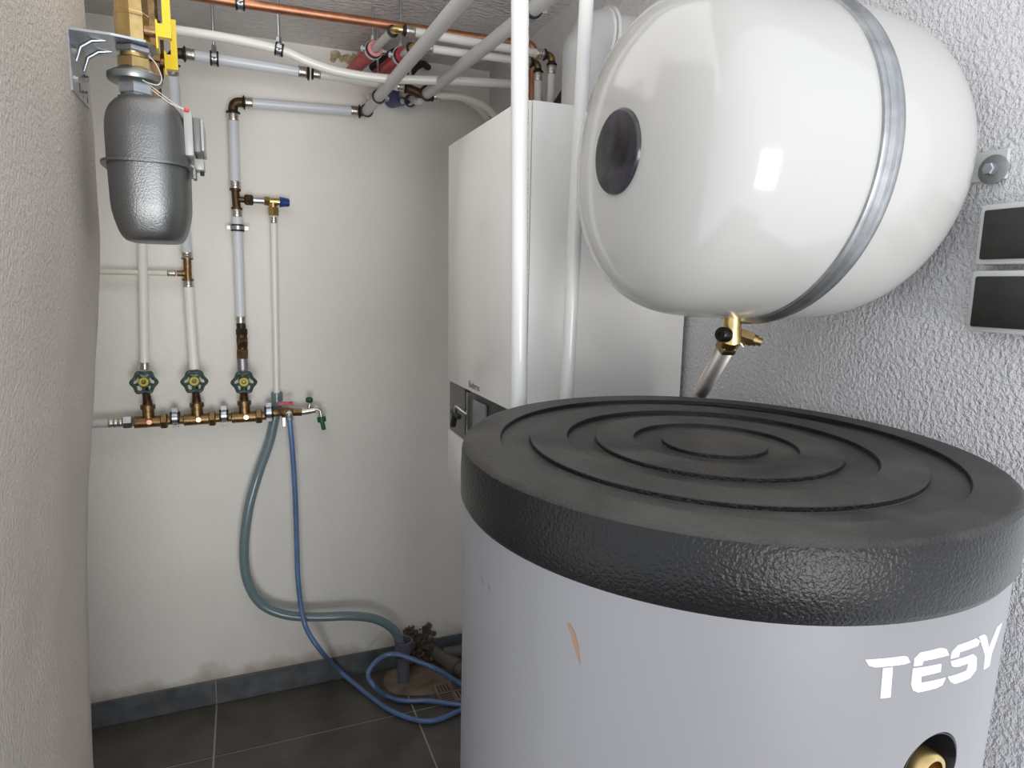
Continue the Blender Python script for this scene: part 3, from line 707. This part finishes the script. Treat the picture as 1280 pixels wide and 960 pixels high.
ea, eb = elbow(t, af, ad, hd_, .0150, 'rubber', .018, True)
ec, ed = elbow(t, e2, -hd_, dwn, .0150, 'bronze', .03)
section(t, eb+hd_*.004, ec, .0150, 'pipe_cool', True, True)
v1 = V((-0.0064, 2.2700, 1.7263)); v2 = V((-0.0044, 2.2700, 1.6640))
section(t, ed, v1, .0150, 'pipe_cool', True, True)
b_ = B(); cyl(b_, v1, v2, .012, 20); cyl(b_, v1, v1+dwn*.006, .0165, 20); cyl(b_, v2-dwn*.006, v2, .0165, 20); obj('tee', b_, 'bronze', t)
v3 = V((-0.0072, 2.2700, 1.3126)); dw2 = (v3-v2).normalized()
section(t, v2, v3, .0150, 'pipe_cool', True, True)
cA = af + ad*((V((0.4516, 2.2700, 2.0616))-af).length*2.5)
cA = V(af + (an-af)*.20)
clamp('pipe_clamp', 'rubber lined clamp on the left slanting grey pipe near the wall', cA, ad, .0158, (1, 0, 0), rod=(cA.x, cA.y, ZC))
cV = V((-0.0044, 2.2700, 1.6083))
clamp('pipe_clamp', 'clamp with bright ears on the upright pipe below the blue capped valve', cV, dw2, .0150, (1, 0, 0), rod=(cV.x, YB, cV.z))
cC = tb + bd*.0 + V(-.045, .05, -.028)
cC = V((0.5086, 2.1200, 2.0056))
clamp('pipe_clamp', 'open black lined clamp between the blue sleeve and the slanting pipe', cC, (.4, 1, 0), .014, (1, 0, 0), rod=(cC.x, cC.y, ZC))

# upper pair of white pipes that turn down behind the boiler
for lab, pa, pb, Yd, r, grp in (
    ('straight white pipe just below the copper pipe, dropping behind the boiler', ((0.3667, 1.6800, 2.0524)), ((0.7839, 1.6800, 2.0483)), 1.68, .0105, 'pair of white pipes'),
    ('straight white pipe second below the copper pipe, starting at a red sleeve', ((0.4190, 1.7100, 2.0292)), ((0.7584, 1.7100, 2.0354)), 1.71, .0100, 'pair of white pipes')):
    pa, pb = V(pa), V(pb); dx = (pb-pa).normalized()
    t = thing('water_pipe', lab, 'pipe', tuple(pa), grp)
    e1, e1b = elbow(t, pb, -dx, (0, 0, -1), r, 'brass_dark', .020)
    wallp = V((0.3515, 2.3150, 2.1177)) if Yd == 1.68 else V((0.4240, 2.3150, 2.1095))
    ww = (wallp-pa).normalized()
    f1, f2 = elbow(t, pa, dx, ww, r, 'brass', .022)
    section(t, f1, e1, r, 'pipe_white', True, True)
    section(t, e1b, (pb.x, Yd, 1.45), r, 'pipe_white', True, False)
    section(t, f2, wallp, r, 'pipe_grey', False, False, name='wall_pipe')
    # red sleeve over the wall pipe
    k = .36 if Yd == 1.68 else .20
    s0 = pa + (wallp-pa)*k; mid = pa+(wallp-pa)*.7
    st = thing('pipe_sleeve', 'red foam pipe sleeve, left one, split open at its end' if Yd == 1.68 else 'red foam pipe sleeve, right one, gripped by a clamp', 'pipe sleeve', tuple(s0), 'red sleeves at the wall opening')
    b_ = B()
    lathe(b_, s0, ww, [(0, r+.0005), (.0, r+.007), (.01, r+.0085), ((mid-s0).length, r+.008), ((wallp-s0).length-.002, r+.008), ((wallp-s0).length-.002, r+.0005), (0, r+.0005)], 28, ring=1)
    obj('foam', b_, 'red', st)
    b_ = B(); annulus(b_, s0-ww*.001, ww, r+.001, r+.0095, .004); obj('cut_edge', b_, 'pink' if Yd == 1.68 else 'red', st)
    cc = s0 + ww*.022
    clamp('pipe_clamp', 'rubber lined clamp around the %s red sleeve' % ('left' if Yd == 1.68 else 'right'), cc, ww, r+.008, (1, 0, 0), rod=(cc.x, cc.y, ZC), rodr=.003)

# blue sleeve
bs0 = V((0.5136, 2.1500, 2.0823)); bs1 = V((0.5088, 2.2900, 2.0607))
t = thing('pipe_sleeve', 'dark blue plastic sleeve where a pipe enters the wall', 'pipe sleeve', tuple(bs1))
b_ = B(); c_ = V((0.4972, 2.2500, 2.0472))
annulus(b_, c_, (-.25, 1, .1), .0195, .028, .09); obj('sleeve', b_, 'sleeve_blue', t)
b_ = B(); tube(b_, spline([c_+V(0, .05, 0), c_+V(0, 0, 0), c_+V(.012, -.06, .0), tb+V(-.012, .03, -.012), tb], 6), .0125, 18); obj('inner_pipe', b_, 'pipe_grey', t)
# black insulation hose arcs in the wall opening
t = thing('insulated_pipe', 'short black insulated pipe arching out of the wall opening', 'pipe', (0.5714, 2.3000, 2.1495))
b_ = B(); tube(b_, spline([(0.5145, 2.2200, 2.0862), (0.5232, 2.1900, 2.1037), (0.5390, 2.1800, 2.1247), (0.5728, 2.2200, 2.1524), (0.6181, 2.3200, 2.1764)], 8), .011, 16); obj('insulation', b_, 'insulation', t)
t = thing('insulated_pipe', 'straight black insulated pipe between the two red sleeves', 'pipe', (0.4640, 2.3000, 2.1729))
b_ = B(); tube(b_, [(0.4554, 2.1000, 2.1348), (0.4296, 2.3140, 2.1499)], .013, 16); obj('insulation', b_, 'insulation', t)
# broken plaster around the opening
def rubble(bm, c, sx_, sy_, sz_, n, sd, s0=.006, s1=.018, flat=1.0):
    rnd = random.Random(sd); c = V(c)
    for _ in range(n):
        r_ = bmesh.ops.create_icosphere(bm, subdivisions=1, radius=rnd.uniform(s0, s1))['verts']
        o_ = c + V(rnd.uniform(-sx_, sx_), rnd.uniform(-sy_, sy_), rnd.uniform(-sz_, sz_))
        for v in r_:
            q_ = v.co*rnd.uniform(.6, 1.3); v.co = V(q_.x, q_.y*flat, q_.z) + o_
b_ = B(); c_ = V((0.3575, 2.3150, 2.1676)); rubble(b_, c_, .060, .002, .012, 60, 3, .004, .012, .5)
t = tag(obj('broken_plaster', b_, 'foam', None, smooth=False), 'ragged patch of broken beige plaster and foam around the red sleeves', 'plaster'); t['kind'] = 'stuff'

# curved white pipe from the tee to behind the boiler
cp0 = tb + wd*.026
t = thing('water_pipe', 'white pipe curving down from the tee to behind the boiler, upper of the two', 'pipe', tuple(cp0), 'curved pipes by the boiler')
b_ = B(); tube(b_, spline([cp0, (0.6030, 2.0300, 2.0114), (0.6558, 2.0200, 2.0082), (0.7059, 2.0000, 1.9884), (0.7406, 1.9800, 1.9528), (0.7600, 1.9600, 1.8971), (0.7744, 1.9500, 1.7552)], 8), .0100, 20); obj('pipe', b_, 'pipe_old', t)
b_ = B(); pipe_rings(b_, cp0, cp0+wd*.02, .0118); obj('press_sleeve', b_, 'steel', t)
t = thing('water_pipe', 'white pipe curving behind the first one, close to the wall', 'pipe', (0.6535, 2.2000, 2.0634), 'curved pipes by the boiler')
b_ = B(); tube(b_, spline([(0.6210, 2.3000, 2.0840), (0.6654, 2.2400, 2.0771), (0.7264, 2.2200, 2.0565), (0.7710, 2.2000, 2.0237), (0.7929, 2.1800, 1.9782), (0.8100, 2.1600, 1.8628), (0.8202, 2.1500, 1.7053)], 8), .0095, 18); obj('pipe', b_, 'pipe_old', t)
# dark insulated pipe behind the boiler
t = thing('insulated_pipe', 'dark insulated pipe rising behind the boiler next to the leaning white pipe', 'pipe', (0.7931, 1.6200, 1.9346))
b_ = B(); tube(b_, [(0.7606, 1.6200, 1.8719), (0.8090, 1.6200, 1.9443), (0.8397, 1.6200, 1.9993)], .022, 20); obj('insulation', b_, 'insulation', t)

# ------------------------------------------------------------------ safety valve branch with blue cap
WYY = 2.27
sv0 = (v1+v2)/2; sv1 = V((0.1017, 2.2700, 1.6946))
dx = (sv1-sv0).normalized()
t = thing('safety_valve', 'brass safety valve with dark blue cap on the upright wall pipe', 'valve', tuple(sv0))
L = (sv1-sv0).length
b_ = B(); cyl(b_, sv0, sv0+dx*.032, .009, 18); obj('branch', b_, 'bronze', t)
b_ = B(); hexn(b_, sv0+dx*.024, sv0+dx*.050, .030, .004); obj('union_nut', b_, 'bronze', t)
b_ = B(); cyl(b_, sv0+dx*.050, sv0+dx*(L-.018), .0105, 20); obj('nipple', b_, 'zinc', t)
b_ = B(); hexn(b_, sv1-dx*.026, sv1-dx*.008, .026, .002); cyl(b_, sv1-dx*.01, sv1+dx*.022, .0125, 20, .001)
cyl(b_, sv1, sv1+V(0, 0, -.022), .0115, 20); obj('body', b_, 'brass', t)
b_ = B(); hexn(b_, sv1+V(0, 0, -.018), sv1+V(.001, 0, -.044), .030, .002); obj('outlet_nut', b_, 'brass', t)
b_ = B(); lathe(b_, sv1+dx*.020, dx, [(0, .0155), (.003, .0165), (.006, .0155), (.014, .014), (.028, .0125), (.030, .010), (.030, 0)], 12, ring=1); obj('cap', b_, 'blue', t, label='dark blue ribbed cap', angle=.4)
t = thing('drain_pipe', 'thin white pipe running down from the brass safety valve to the grey hose', 'pipe', tuple(sv1))
dp0 = sv1+V(.001, 0, -.044); dp1 = V((0.0932, 2.2920, 1.0560))
section(t, dp0, dp1, .0102, 'pipe_white', True, False)
b_ = B(); annulus(b_, dp0, (0, 0, 1), .008, .0125, .006); obj('ring', b_, 'pipe_old', t)

# check valve below the upright pipe
t = thing('check_valve', 'brown brass check valve stacked above the third green handwheel', 'valve', tuple(v3))
k1 = V((-0.0056, 2.2700, 1.2922)); k2 = V((-0.0059, 2.2600, 1.2267)); k3 = V((-0.0069, 2.2600, 1.2012)); k4 = V((-0.0075, 2.2600, 1.1289))
b_ = B(); cyl(b_, v3, k1, .014, 18); obj('collar', b_, 'rubber', t)
b_ = B(); hexn(b_, k1-V(0, 0, -.003), k1-V(0, 0, .018), .034, .003); obj('upper_nut', b_, 'bronze', t)
b_ = B(); tube(b_, [k1, (k1+k2)/2, k2], [.014, .017, .015], 18); cyl(b_, (k1+k2)/2-V(.0, .004, 0), (k1+k2)/2-V(-.004, .026, .012), .013, 16, .002); obj('body', b_, 'bronze', t)
b_ = B(); hexn(b_, k2+V(0, 0, .004), k3, .033, .002); obj('lower_nut', b_, 'brass_dark', t)
b_ = B(); cyl(b_, k3, k4, .0165, 22); obj('nipple', b_, 'galv', t)

# ------------------------------------------------------------------ left upright pipes
tp0 = V((-0.2680, 2.2700, 1.5609)); tp1 = V((-0.2816, 2.2500, 1.1752))
t = thing('water_pipe', 'upright white pipe leading to the leftmost green handwheel valve', 'pipe', tuple(tp1))
section(t, tp1, tp0+(tp0-tp1)*((ZC-tp0.z)/(tp0.z-tp1.z)), .0130, 'pipe_white', True, False)
tj0 = V((-0.1541, 2.2700, 1.4841)); tj1 = V((-0.1517, 2.2700, 1.4455))
t = thing('water_pipe', 'leaning upright white pipe leading to the middle green handwheel valve', 'pipe', tuple(tj1))
b_ = B(); cyl(b_, low+V(0, 0, .002), tj1, .0115, 18); d2 = (tj1-low).normalized(); cyl(b_, low, low+d2*.006, .0165, 18); cyl(b_, tj1-d2*.004, tj1+d2*.003, .0165, 18)
jm = V((-0.1529, 2.2700, 1.4649)); cyl(b_, jm, jm-V(.028, 0, 0), .009, 16); obj('tee', b_, 'brass_dark', t)
tk = V((-0.1462, 2.2500, 1.1708))
section(t, tj1, tk, .0145, 'pipe_white', True, False)
b_ = B(); dk = (tk-tj1).normalized(); pipe_rings(b_, tk-dk*.004, tk+dk*.014, .012); obj('press_sleeve', b_, 'brass_dark', t)
t = thing('water_pipe', 'thin horizontal white pipe entering the brass tee from the left wall', 'pipe', (-0.1945, 2.2700, 1.4639))
section(t, jm-V(.032, 0, 0), (-.80, 2.27, jm.z+.002), .0085, 'pipe_old', True, False)

# ------------------------------------------------------------------ manifold
MY = 2.255
def wheel_valve(label, mx_, wheelpx, nip=.097):
    base = V(mx_)
    t = thing('handwheel_valve', label, 'valve', tuple(base), 'handwheel valves on the manifold')
    dxm = V(1, 0, -.004)
    # horizontal body with cast ribs
    b_ = B(); cyl(b_, base-V(.040, 0, 0), base+V(.034, 0, 0), .0175, 24, .002)
    for k in range(9):
        x = -.034 + k*.007
        annulus_pts = None
        for s_ in (-1,):
            pass
    obj('body', b_, 'brass_dark', t)
    for k in range(6):
        b_ = B(); annulus(b_, base+V(-.036+k*.006, 0, 0), (1, 0, 0), .017, .0188, .0028, 20); obj('cast_rib', b_, 'brass_dark', t)
    b_ = B(); hexn(b_, base+V(.032, 0, 0), base+V(.052, 0, 0), .042, .003); obj('end_nut', b_, 'brass_dark', t)
    b_ = B(); cyl(b_, base+V(.050, 0, 0), base+V(nip, 0, 0), .0135, 18); obj('nipple', b_, 'brass_dark', t)
    # drain plug
    b_ = B(); cyl(b_, base+V(.004, -.012, .003), base+V(.004, -.026, .003), .0085, 18, .001); obj('drain_plug', b_, 'copper_bright', t, label='bright coppery plug')
    # neck and bonnet up to the wheel
    w = V(wheelpx); up = (w - (base+V(0, .0, .012))).normalized()
    b_ = B(); cyl(b_, base+V(0, 0, .008), base+V(0, .002, .055), .0165, 20, .002); obj('neck', b_, 'brass_dark', t)
    b_ = B(); annulus(b_, base+V(0, 0, .046), (0, 0, 1), .012, .021, .012, 24); obj('boss', b_, 'brass_dark', t)
    wn = V(-.05, -1, .35).normalized()
    b_ = B(); tube(b_, [base+V(0, .0, .050), base+V(0, -.004, .072), w-wn*.006], [.014, .012, .008], 16); obj('bonnet', b_, 'bronze', t)
    # lobed handwheel
    a, u, v = frame(wn); Rw = .0305
    hw = B()
    n = 72; prof = []
    rows = []
    for k in range(n):
        th = 2*PI*k/n; rr = Rw*(1+.10*math.cos(6*th)); ctr = w + (u*math.cos(th)+v*math.sin(th))*rr; rad = (u*math.cos(th)+v*math.sin(th))
        rows.append([hw.verts.new(ctr + rad*.0058*math.cos(q) + a*.0062*math.sin(q)) for q in [2*PI*j/8 for j in range(8)]])
    for k in range(n):
        A, D = rows[k], rows[(k+1) % n]
        for j in range(8): hw.faces.new((A[j], A[(j+1) % 8], D[(j+1) % 8], D[j]))
    wo = obj('handwheel', hw, 'green_wheel', t, label='dark green lobed handwheel')
    for k in range(5):
        th = 2*PI*k/5+.3; rad = u*math.cos(th)+v*math.sin(th)
        b_ = B(); tube(b_, [w+rad*.010, w+rad*.022-a*.001, w+rad*.032], [.0055, .0042, .005], 8); obj('spoke', b_, 'green_wheel', wo)
    b_ = B(); lathe(b_, w-a*.007, a, [(0, .016), (.004, .0165), (.011, .0155), (.012, .011), (.012, 0)], 24, ring=1); obj('hub', b_, 'green_wheel', wo)
    b_ = B(); annulus(b_, w+a*.0052, a, .0065, .0135, .002, 24); obj('hub_ring', b_, 'yellow_dull', wo, label='yellow ring')
    b_ = B(); hexn(b_, w+a*.004, w+a*.010, .009, .001); obj('hub_nut', b_, 'brass', wo)
    return t
m1 = wheel_valve('leftmost manifold valve with dark green handwheel tilted to the left', (-0.2807, 2.2550, 1.0135), (-0.2816, 2.2150, 1.1410))
m2 = wheel_valve('middle manifold valve with green handwheel and silvery hub', (-0.1451, 2.2550, 1.0128), (-0.1457, 2.2150, 1.1382))
m3 = wheel_valve('rightmost manifold valve with green handwheel under the check valve', (-0.0073, 2.2550, 1.0123), (-0.0052, 2.2150, 1.1302), .064)
# inlet pipe of the manifold
t = thing('water_pipe', 'grey manifold inlet pipe coming from behind the left wall', 'pipe', (-0.3783, 2.2550, 1.0196))
i0 = V((-0.3193, 2.2550, 1.0159))
b_ = B(); hexn(b_, i0-V(.030, 0, 0), i0-V(.005, 0, 0), .034, .002); obj('nut', b_, 'zinc', t)
section(t, i0-V(.032, 0, 0), i0-V(.5, 0, -.002), .0135, 'pipe_grey', True, False, .036)
for u_, lab in ((V((-0.2078, 2.2550, 1.0217)), 'between the leftmost and middle handwheel valves'), (V((-0.0685, 2.2550, 1.0211)), 'between the middle and rightmost handwheel valves'), (V((0.0658, 2.2550, 1.0239)), 'right of the rightmost handwheel valve')):
    clamp('pipe_clamp', 'wide clamp with bright upper ear on the manifold, ' + lab, u_, (1, 0, 0), .0145, (0, -.15, 1), rod=(u_.x, YB, u_.z), width=.024)
b_ = B(); a0 = V((0.0314, 2.2550, 1.0179)); a1 = V((0.0854, 2.2550, 1.0201))
# end assembly: short nipple, ball valve with red lever
t = thing('drain_ball_valve', 'small nickel ball valve with red lever at the right end of the manifold', 'valve', (0.1050, 2.2500, 1.0226))
e0 = V((0.0829, 2.2550, 1.0202)); e1 = V((0.1399, 2.2500, 1.0206)); e9 = V((0.0657, 2.2550, 1.0202))
b_ = B(); cyl(b_, e9, e0, .012, 18); obj('nipple', b_, 'brass_dark', t)
b_ = B(); lathe(b_, e0, e1-e0, [(0, .014), (.014, .014), (.018, .011), (.028, .0165), (.040, .0165), ((e1-e0).length, .012)], 20); obj('body', b_, 'brass_dark', t)
b_ = B(); q0 = V((0.0998, 2.2250, 1.0539)); q1 = V((0.1340, 2.2220, 1.0527))
box(b_, (q0.x-.006, q0.y-.002, q0.z-.005), (q1.x+.006, q0.y+.001, q0.z+.007)); hl = obj('lever', b_, 'red_handle', t, smooth=False, bevel=.001, label='red lever')
b_ = B(); cyl(b_, (q1.x-.002, q0.y-.008, q0.z-.002), (q1.x-.002, q0.y+.02, q0.z-.002), .006, 14); obj('lever_nut', b_, 'red_handle', hl)
b_ = B(); h0 = V((0.1258, 2.2250, 1.0208)); cyl(b_, h0+V(0, .03, 0), h0+V(0, -.006, -.004), .012, 20); cyl(b_, h0+V(0, -.002, .0), h0+V(.001, -.008, -.020), .0125, 20); obj('hose_outlet', b_, 'steel', t)
b_ = B(); h2 = V((0.1125, 2.2250, 0.9897)); box(b_, h2-V(.007, .006, .010), h2+V(.002, .006, .020)); obj('hose_clip', b_, 'steel', t, smooth=False, bevel=.001)
t = thing('garden_tap', 'small nickel tap with green knob and green hose spout at the manifold end', 'tap', (0.1881, 2.2500, 1.0233))
g0 = e1; g1 = V((0.1676, 2.2500, 1.0190)); g4 = V((0.2112, 2.2500, 1.0247))
b_ = B(); cyl(b_, g0, g1, .0135, 6); obj('nut', b_, 'brass_dark', t, smooth=False)
b_ = B(); cyl(b_, g1, g4, .0115, 18, .001); cyl(b_, V((0.1907, 2.2500, 1.0258))-V(0, 0, .0), V((0.1938, 2.2500, 1.0446)), .006, 14); obj('body', b_, 'steel', t)
b_ = B(); tube(b_, bend(g4-V(.004, 0, 0), V((0.2268, 2.2500, 1.0266)), V((0.2311, 2.2500, 0.9908)), .012), .0062, 16); obj('spout', b_, 'steel', t)
b_ = B(); k0 = V((0.1928, 2.2500, 1.0528)); lathe(b_, k0, (.05, -.4, 1), [(0, .010), (.002, .012), (.010, .012), (.013, .010), (.013, 0)], 10, ring=1); obj('knob', b_, 'green', t, label='dark green knob')
b_ = B(); cyl(b_, V((0.2300, 2.2500, 0.9991)), V((0.2322, 2.2500, 0.9825)), .0145, 12, .001); cyl(b_, V((0.2322, 2.2500, 0.9825)), V((0.2380, 2.2500, 0.9546)), .0072, 14, .001); obj('hose_connector', b_, 'green_bright', t, label='green hose connector')

# ------------------------------------------------------------------ hoses
t = thing('drain_hose', 'thick grey green hose hanging from the thin white pipe to the drain cup', 'hose', (0.0870, 2.2600, 1.0617))
hp = [(0.0938, 2.2920, 1.0722), (0.0927, 2.2970, 1.0335), (0.0836, 2.2970, 0.9878), (0.0629, 2.2850, 0.9099), (0.0238, 2.2600, 0.8105), (-0.0102, 2.2500, 0.6942), (-0.0278, 2.2500, 0.5583), (-0.0198, 2.2500, 0.4503), (0.0221, 2.2500, 0.3633), (0.1022, 2.2400, 0.3160), (0.2065, 2.2300, 0.2960), (0.3141, 2.2200, 0.2843), (0.3971, 2.2150, 0.2593), (0.4588, 2.2100, 0.2103), (0.4846, 2.2100, 0.1460), (0.4902, 2.2100, 0.0946)]
b_ = B(); tube(b_, spline(hp, 8), .0155, 20); obj('hose', b_, 'hose_grey', t)
b_ = B(); p = V(hp[0]); annulus(b_, p-V(0, 0, .006), (0, 0, 1), .0145, .0185, .028); obj('hose_collar', b_, 'hose_grey', t)
t = thing('blue_hose', 'long thin blue hose from the drain valve looping over the floor', 'hose', (0.1278, 2.2200, 1.0137))
hb_ = [(0.1251, 2.2150, 1.0174), (0.1286, 2.2130, 0.9752), (0.1333, 2.2150, 0.8806), (0.1370, 2.2200, 0.7424), (0.1371, 2.2200, 0.5750), (0.1375, 2.2100, 0.4370), (0.1526, 2.1900, 0.2999), (0.1971, 2.1600, 0.2139), (0.2732, 2.2806, 0.0500), (0.3390, 2.1947, 0.0120), (0.4006, 2.0612, 0.0120), (0.4447, 1.9995, 0.0120), (0.4961, 1.9539, 0.0120), (0.5554, 1.9402, 0.0120), (.66, 1.97, .012), (.715, 1.99, .012), (.725, 2.03, .02), (0.6661, 2.0886, 0.0300), (0.5834, 2.0800, 0.1030), (0.5306, 2.1100, 0.1244), (0.4661, 2.1400, 0.1485), (0.4201, 2.1500, 0.1525), (0.3795, 2.1600, 0.1250), (0.3550, 2.1500, 0.0937), (0.3651, 2.1000, 0.0795), (0.4134, 2.1241, 0.0140), (0.4629, 2.0798, 0.0120), (0.5434, 2.0496, 0.0120), (0.6356, 1.9914, 0.0120), (.74, 1.94, .012), (.79, 1.9, .012)]
b_ = B(); tube(b_, spline(hb_, 8), .0085, 14); obj('hose', b_, 'hose_blue', t)

# ------------------------------------------------------------------ drain corner
dc = V((0.4936, 2.2100, 0.1630))
t = thing('drain_cup', 'grey violet plastic drain socket by the skirting that takes the thick hose', 'drain', (dc.x, dc.y, 0))
b_ = B(); lathe(b_, (dc.x, dc.y, 0.0), (0, 0, 1), [(0.001, .022), (.12, .022), (dc.z-.048, .024), (dc.z-.046, .031), (dc.z-.008, .031), (dc.z-.006, .033), (dc.z, .033), (dc.z, .029), (dc.z-.04, .028), (dc.z-.042, .02)], 32, ring=1)
obj('socket', b_, 'drain_grey', t)
b_ = B(); annulus(b_, (dc.x, dc.y, dc.z-.050), (0, 0, 1), .022, .034, .010); obj('seal_ring', b_, 'rubber', t)
# wall break-out behind the drain
b_ = B(); c_ = V((0.5563, 2.3100, 0.1296))
rnd = random.Random(9)
def shard(bm, base, h, w):
    base = V(base); n = 7; pts = []
    v = [bm.verts.new(base + V(math.cos(2*PI*k/n)*w*rnd.uniform(.7, 1.2), math.sin(2*PI*k/n)*w*.5, 0)) for k in range(n)]
    m_ = [bm.verts.new(x.co + V(rnd.uniform(-.006, .006), 0, h*rnd.uniform(.45, .65))) for x in v]
    top = bm.verts.new(base + V(rnd.uniform(-.01, .01), 0, h))
    for k in range(n):
        bm.faces.new((v[k], v[(k+1) % n], m_[(k+1) % n], m_[k])); bm.faces.new((m_[k], m_[(k+1) % n], top))
for P_, sx_, sz_, n_, sd in (((0.6038, 2.3000, 0.1092), .012, .045, 26, 11), ((0.5755, 2.3000, 0.0983), .020, .040, 40, 12), ((0.5427, 2.3050, 0.1349), .022, .022, 24, 13), ((0.6305, 2.3050, 0.0847), .008, .030, 14, 14), ((0.5841, 2.2850, 0.0455), .045, .030, 50, 15)):
    rubble(b_, P_, sx_, .004, sz_, n_, sd, .005, .014, .7)
rubble(b_, (0.5617, 2.2700, 0.0684), .05, .02, .03, 22, 5, .006, .016)
t = tag(obj('broken_plaster', b_, 'dirt', None, smooth=False), 'dark crumbled plaster and debris behind the floor drain', 'plaster'); t['kind'] = 'stuff'
b_ = B(); c_ = V((0.5831, 2.1430, 0.0000))
n = 40
vs_ = []
for k in range(n):
    a = 2*PI*k/n; rr = 1 + .12*noise.noise(V(math.cos(a)*1.3, math.sin(a)*1.3, 5))
    vs_.append((c_.x+.03 + .20*rr*math.cos(a), c_.y + .075 + .13*rr*math.sin(a)))
top_ = [b_.verts.new((min(x, XR-.002), min(y, YB-.014), .0012)) for x, y in vs_]; ctr = b_.verts.new((c_.x+.03, c_.y+.075, .010))
for k in range(n): b_.faces.new((top_[k], top_[(k+1) % n], ctr))
t = tag(obj('dirt_heap', b_, 'dirty_floor', None), 'thin brown layer of cement dirt around the floor drain', 'dirt'); t['kind'] = 'stuff'
gc = V((0.6419, 2.0776, 0.0080))
t = thing('floor_grate', 'small square floor drain grate with dark slots beside the tank', 'floor drain', (gc.x, gc.y, .0))
b_ = B(); box(b_, (gc.x-.06, gc.y-.06, .0005), (gc.x+.06, gc.y+.06, .0095)); obj('plate', b_, 'dirty_floor', t, smooth=False, bevel=.001)
for qx in (-1, 1):
    for qy in (-1, 1):
        for k in range(4):
            b_ = B(); o_ = (k-1.5)*.012; cx_, cy_ = gc.x+qx*.028, gc.y+qy*.028
            if qx*qy > 0: box(b_, (cx_-.021, cy_+o_-.0025, .0088), (cx_+.021, cy_+o_+.0025, .0099))
            else: box(b_, (cx_+o_-.0025, cy_-.021, .0088), (cx_+o_+.0025, cy_+.021, .0099))
            obj('slot', b_, 'panel_dark', t, smooth=False, label='dark slot')
t = thing('waste_pipe', 'dull grey plastic waste pipe lying on the floor behind the tank', 'pipe', (0.6297, 2.3138, 0.0400))
b_ = B(); w0 = V((0.6194, 2.2995, 0.0500)); w1 = V((0.6790, 2.1793, 0.0400)); wdv = (w1-w0).normalized()
cyl(b_, w0, w1+wdv*.05, .024, 24); obj('pipe', b_, 'pvc_grey', t)
b_ = B(); annulus(b_, w1-wdv*.0, wdv, .023, .030, .04); obj('socket', b_, 'pvc_grey', t)
t = thing('waste_pipe', 'second grey waste pipe near the skirting behind the first', 'pipe', (0.6975, 2.2706, 0.0500))
b_ = B(); cyl(b_, (.66, 2.26, .045), (.825, 2.25, .045), .024, 24); obj('pipe', b_, 'pvc_grey', t)

# ------------------------------------------------------------------ switches on the right wall
def switch(label, z0, z1, ylo, yhi, tilt):
    t = thing('wall_switch', label, 'switch', (XR, (ylo+yhi)/2, z0), 'switches by the vessel')
    b_ = B(); box(b_, (XR-.030, ylo, z0), (XR-.0005, yhi, z1)); fr = obj('frame', b_, 'switch_frame', t, bevel=.003)
    b_ = B(); M = Matrix.Translation((XR-.030, 0, (z0+z1)/2)) @ Matrix.Rotation(tilt, 4, 'Y')
    box(b_, (-.005, ylo+.003, -(z1-z0)/2+.006), (.004, yhi-.0075, (z1-z0)/2-.007), M); obj('rocker', b_, 'switch_black', t, bevel=.002)
s0 = V((0.8080, 0.5312, 1.5521)); s1 = V((0.8080, 0.5274, 1.4827)); s2 = V((0.8080, 0.5324, 1.4772)); s3 = V((0.8080, 0.5293, 1.4040))
switch('upper black rocker switch in pale frame on the right wall', s1.z, s0.z, s0.y-.085, s0.y+.002, .0)
switch('lower black rocker switch with paint smears on the right wall', s3.z, s2.z-.001, s2.y-.085, s2.y+.002, .0)
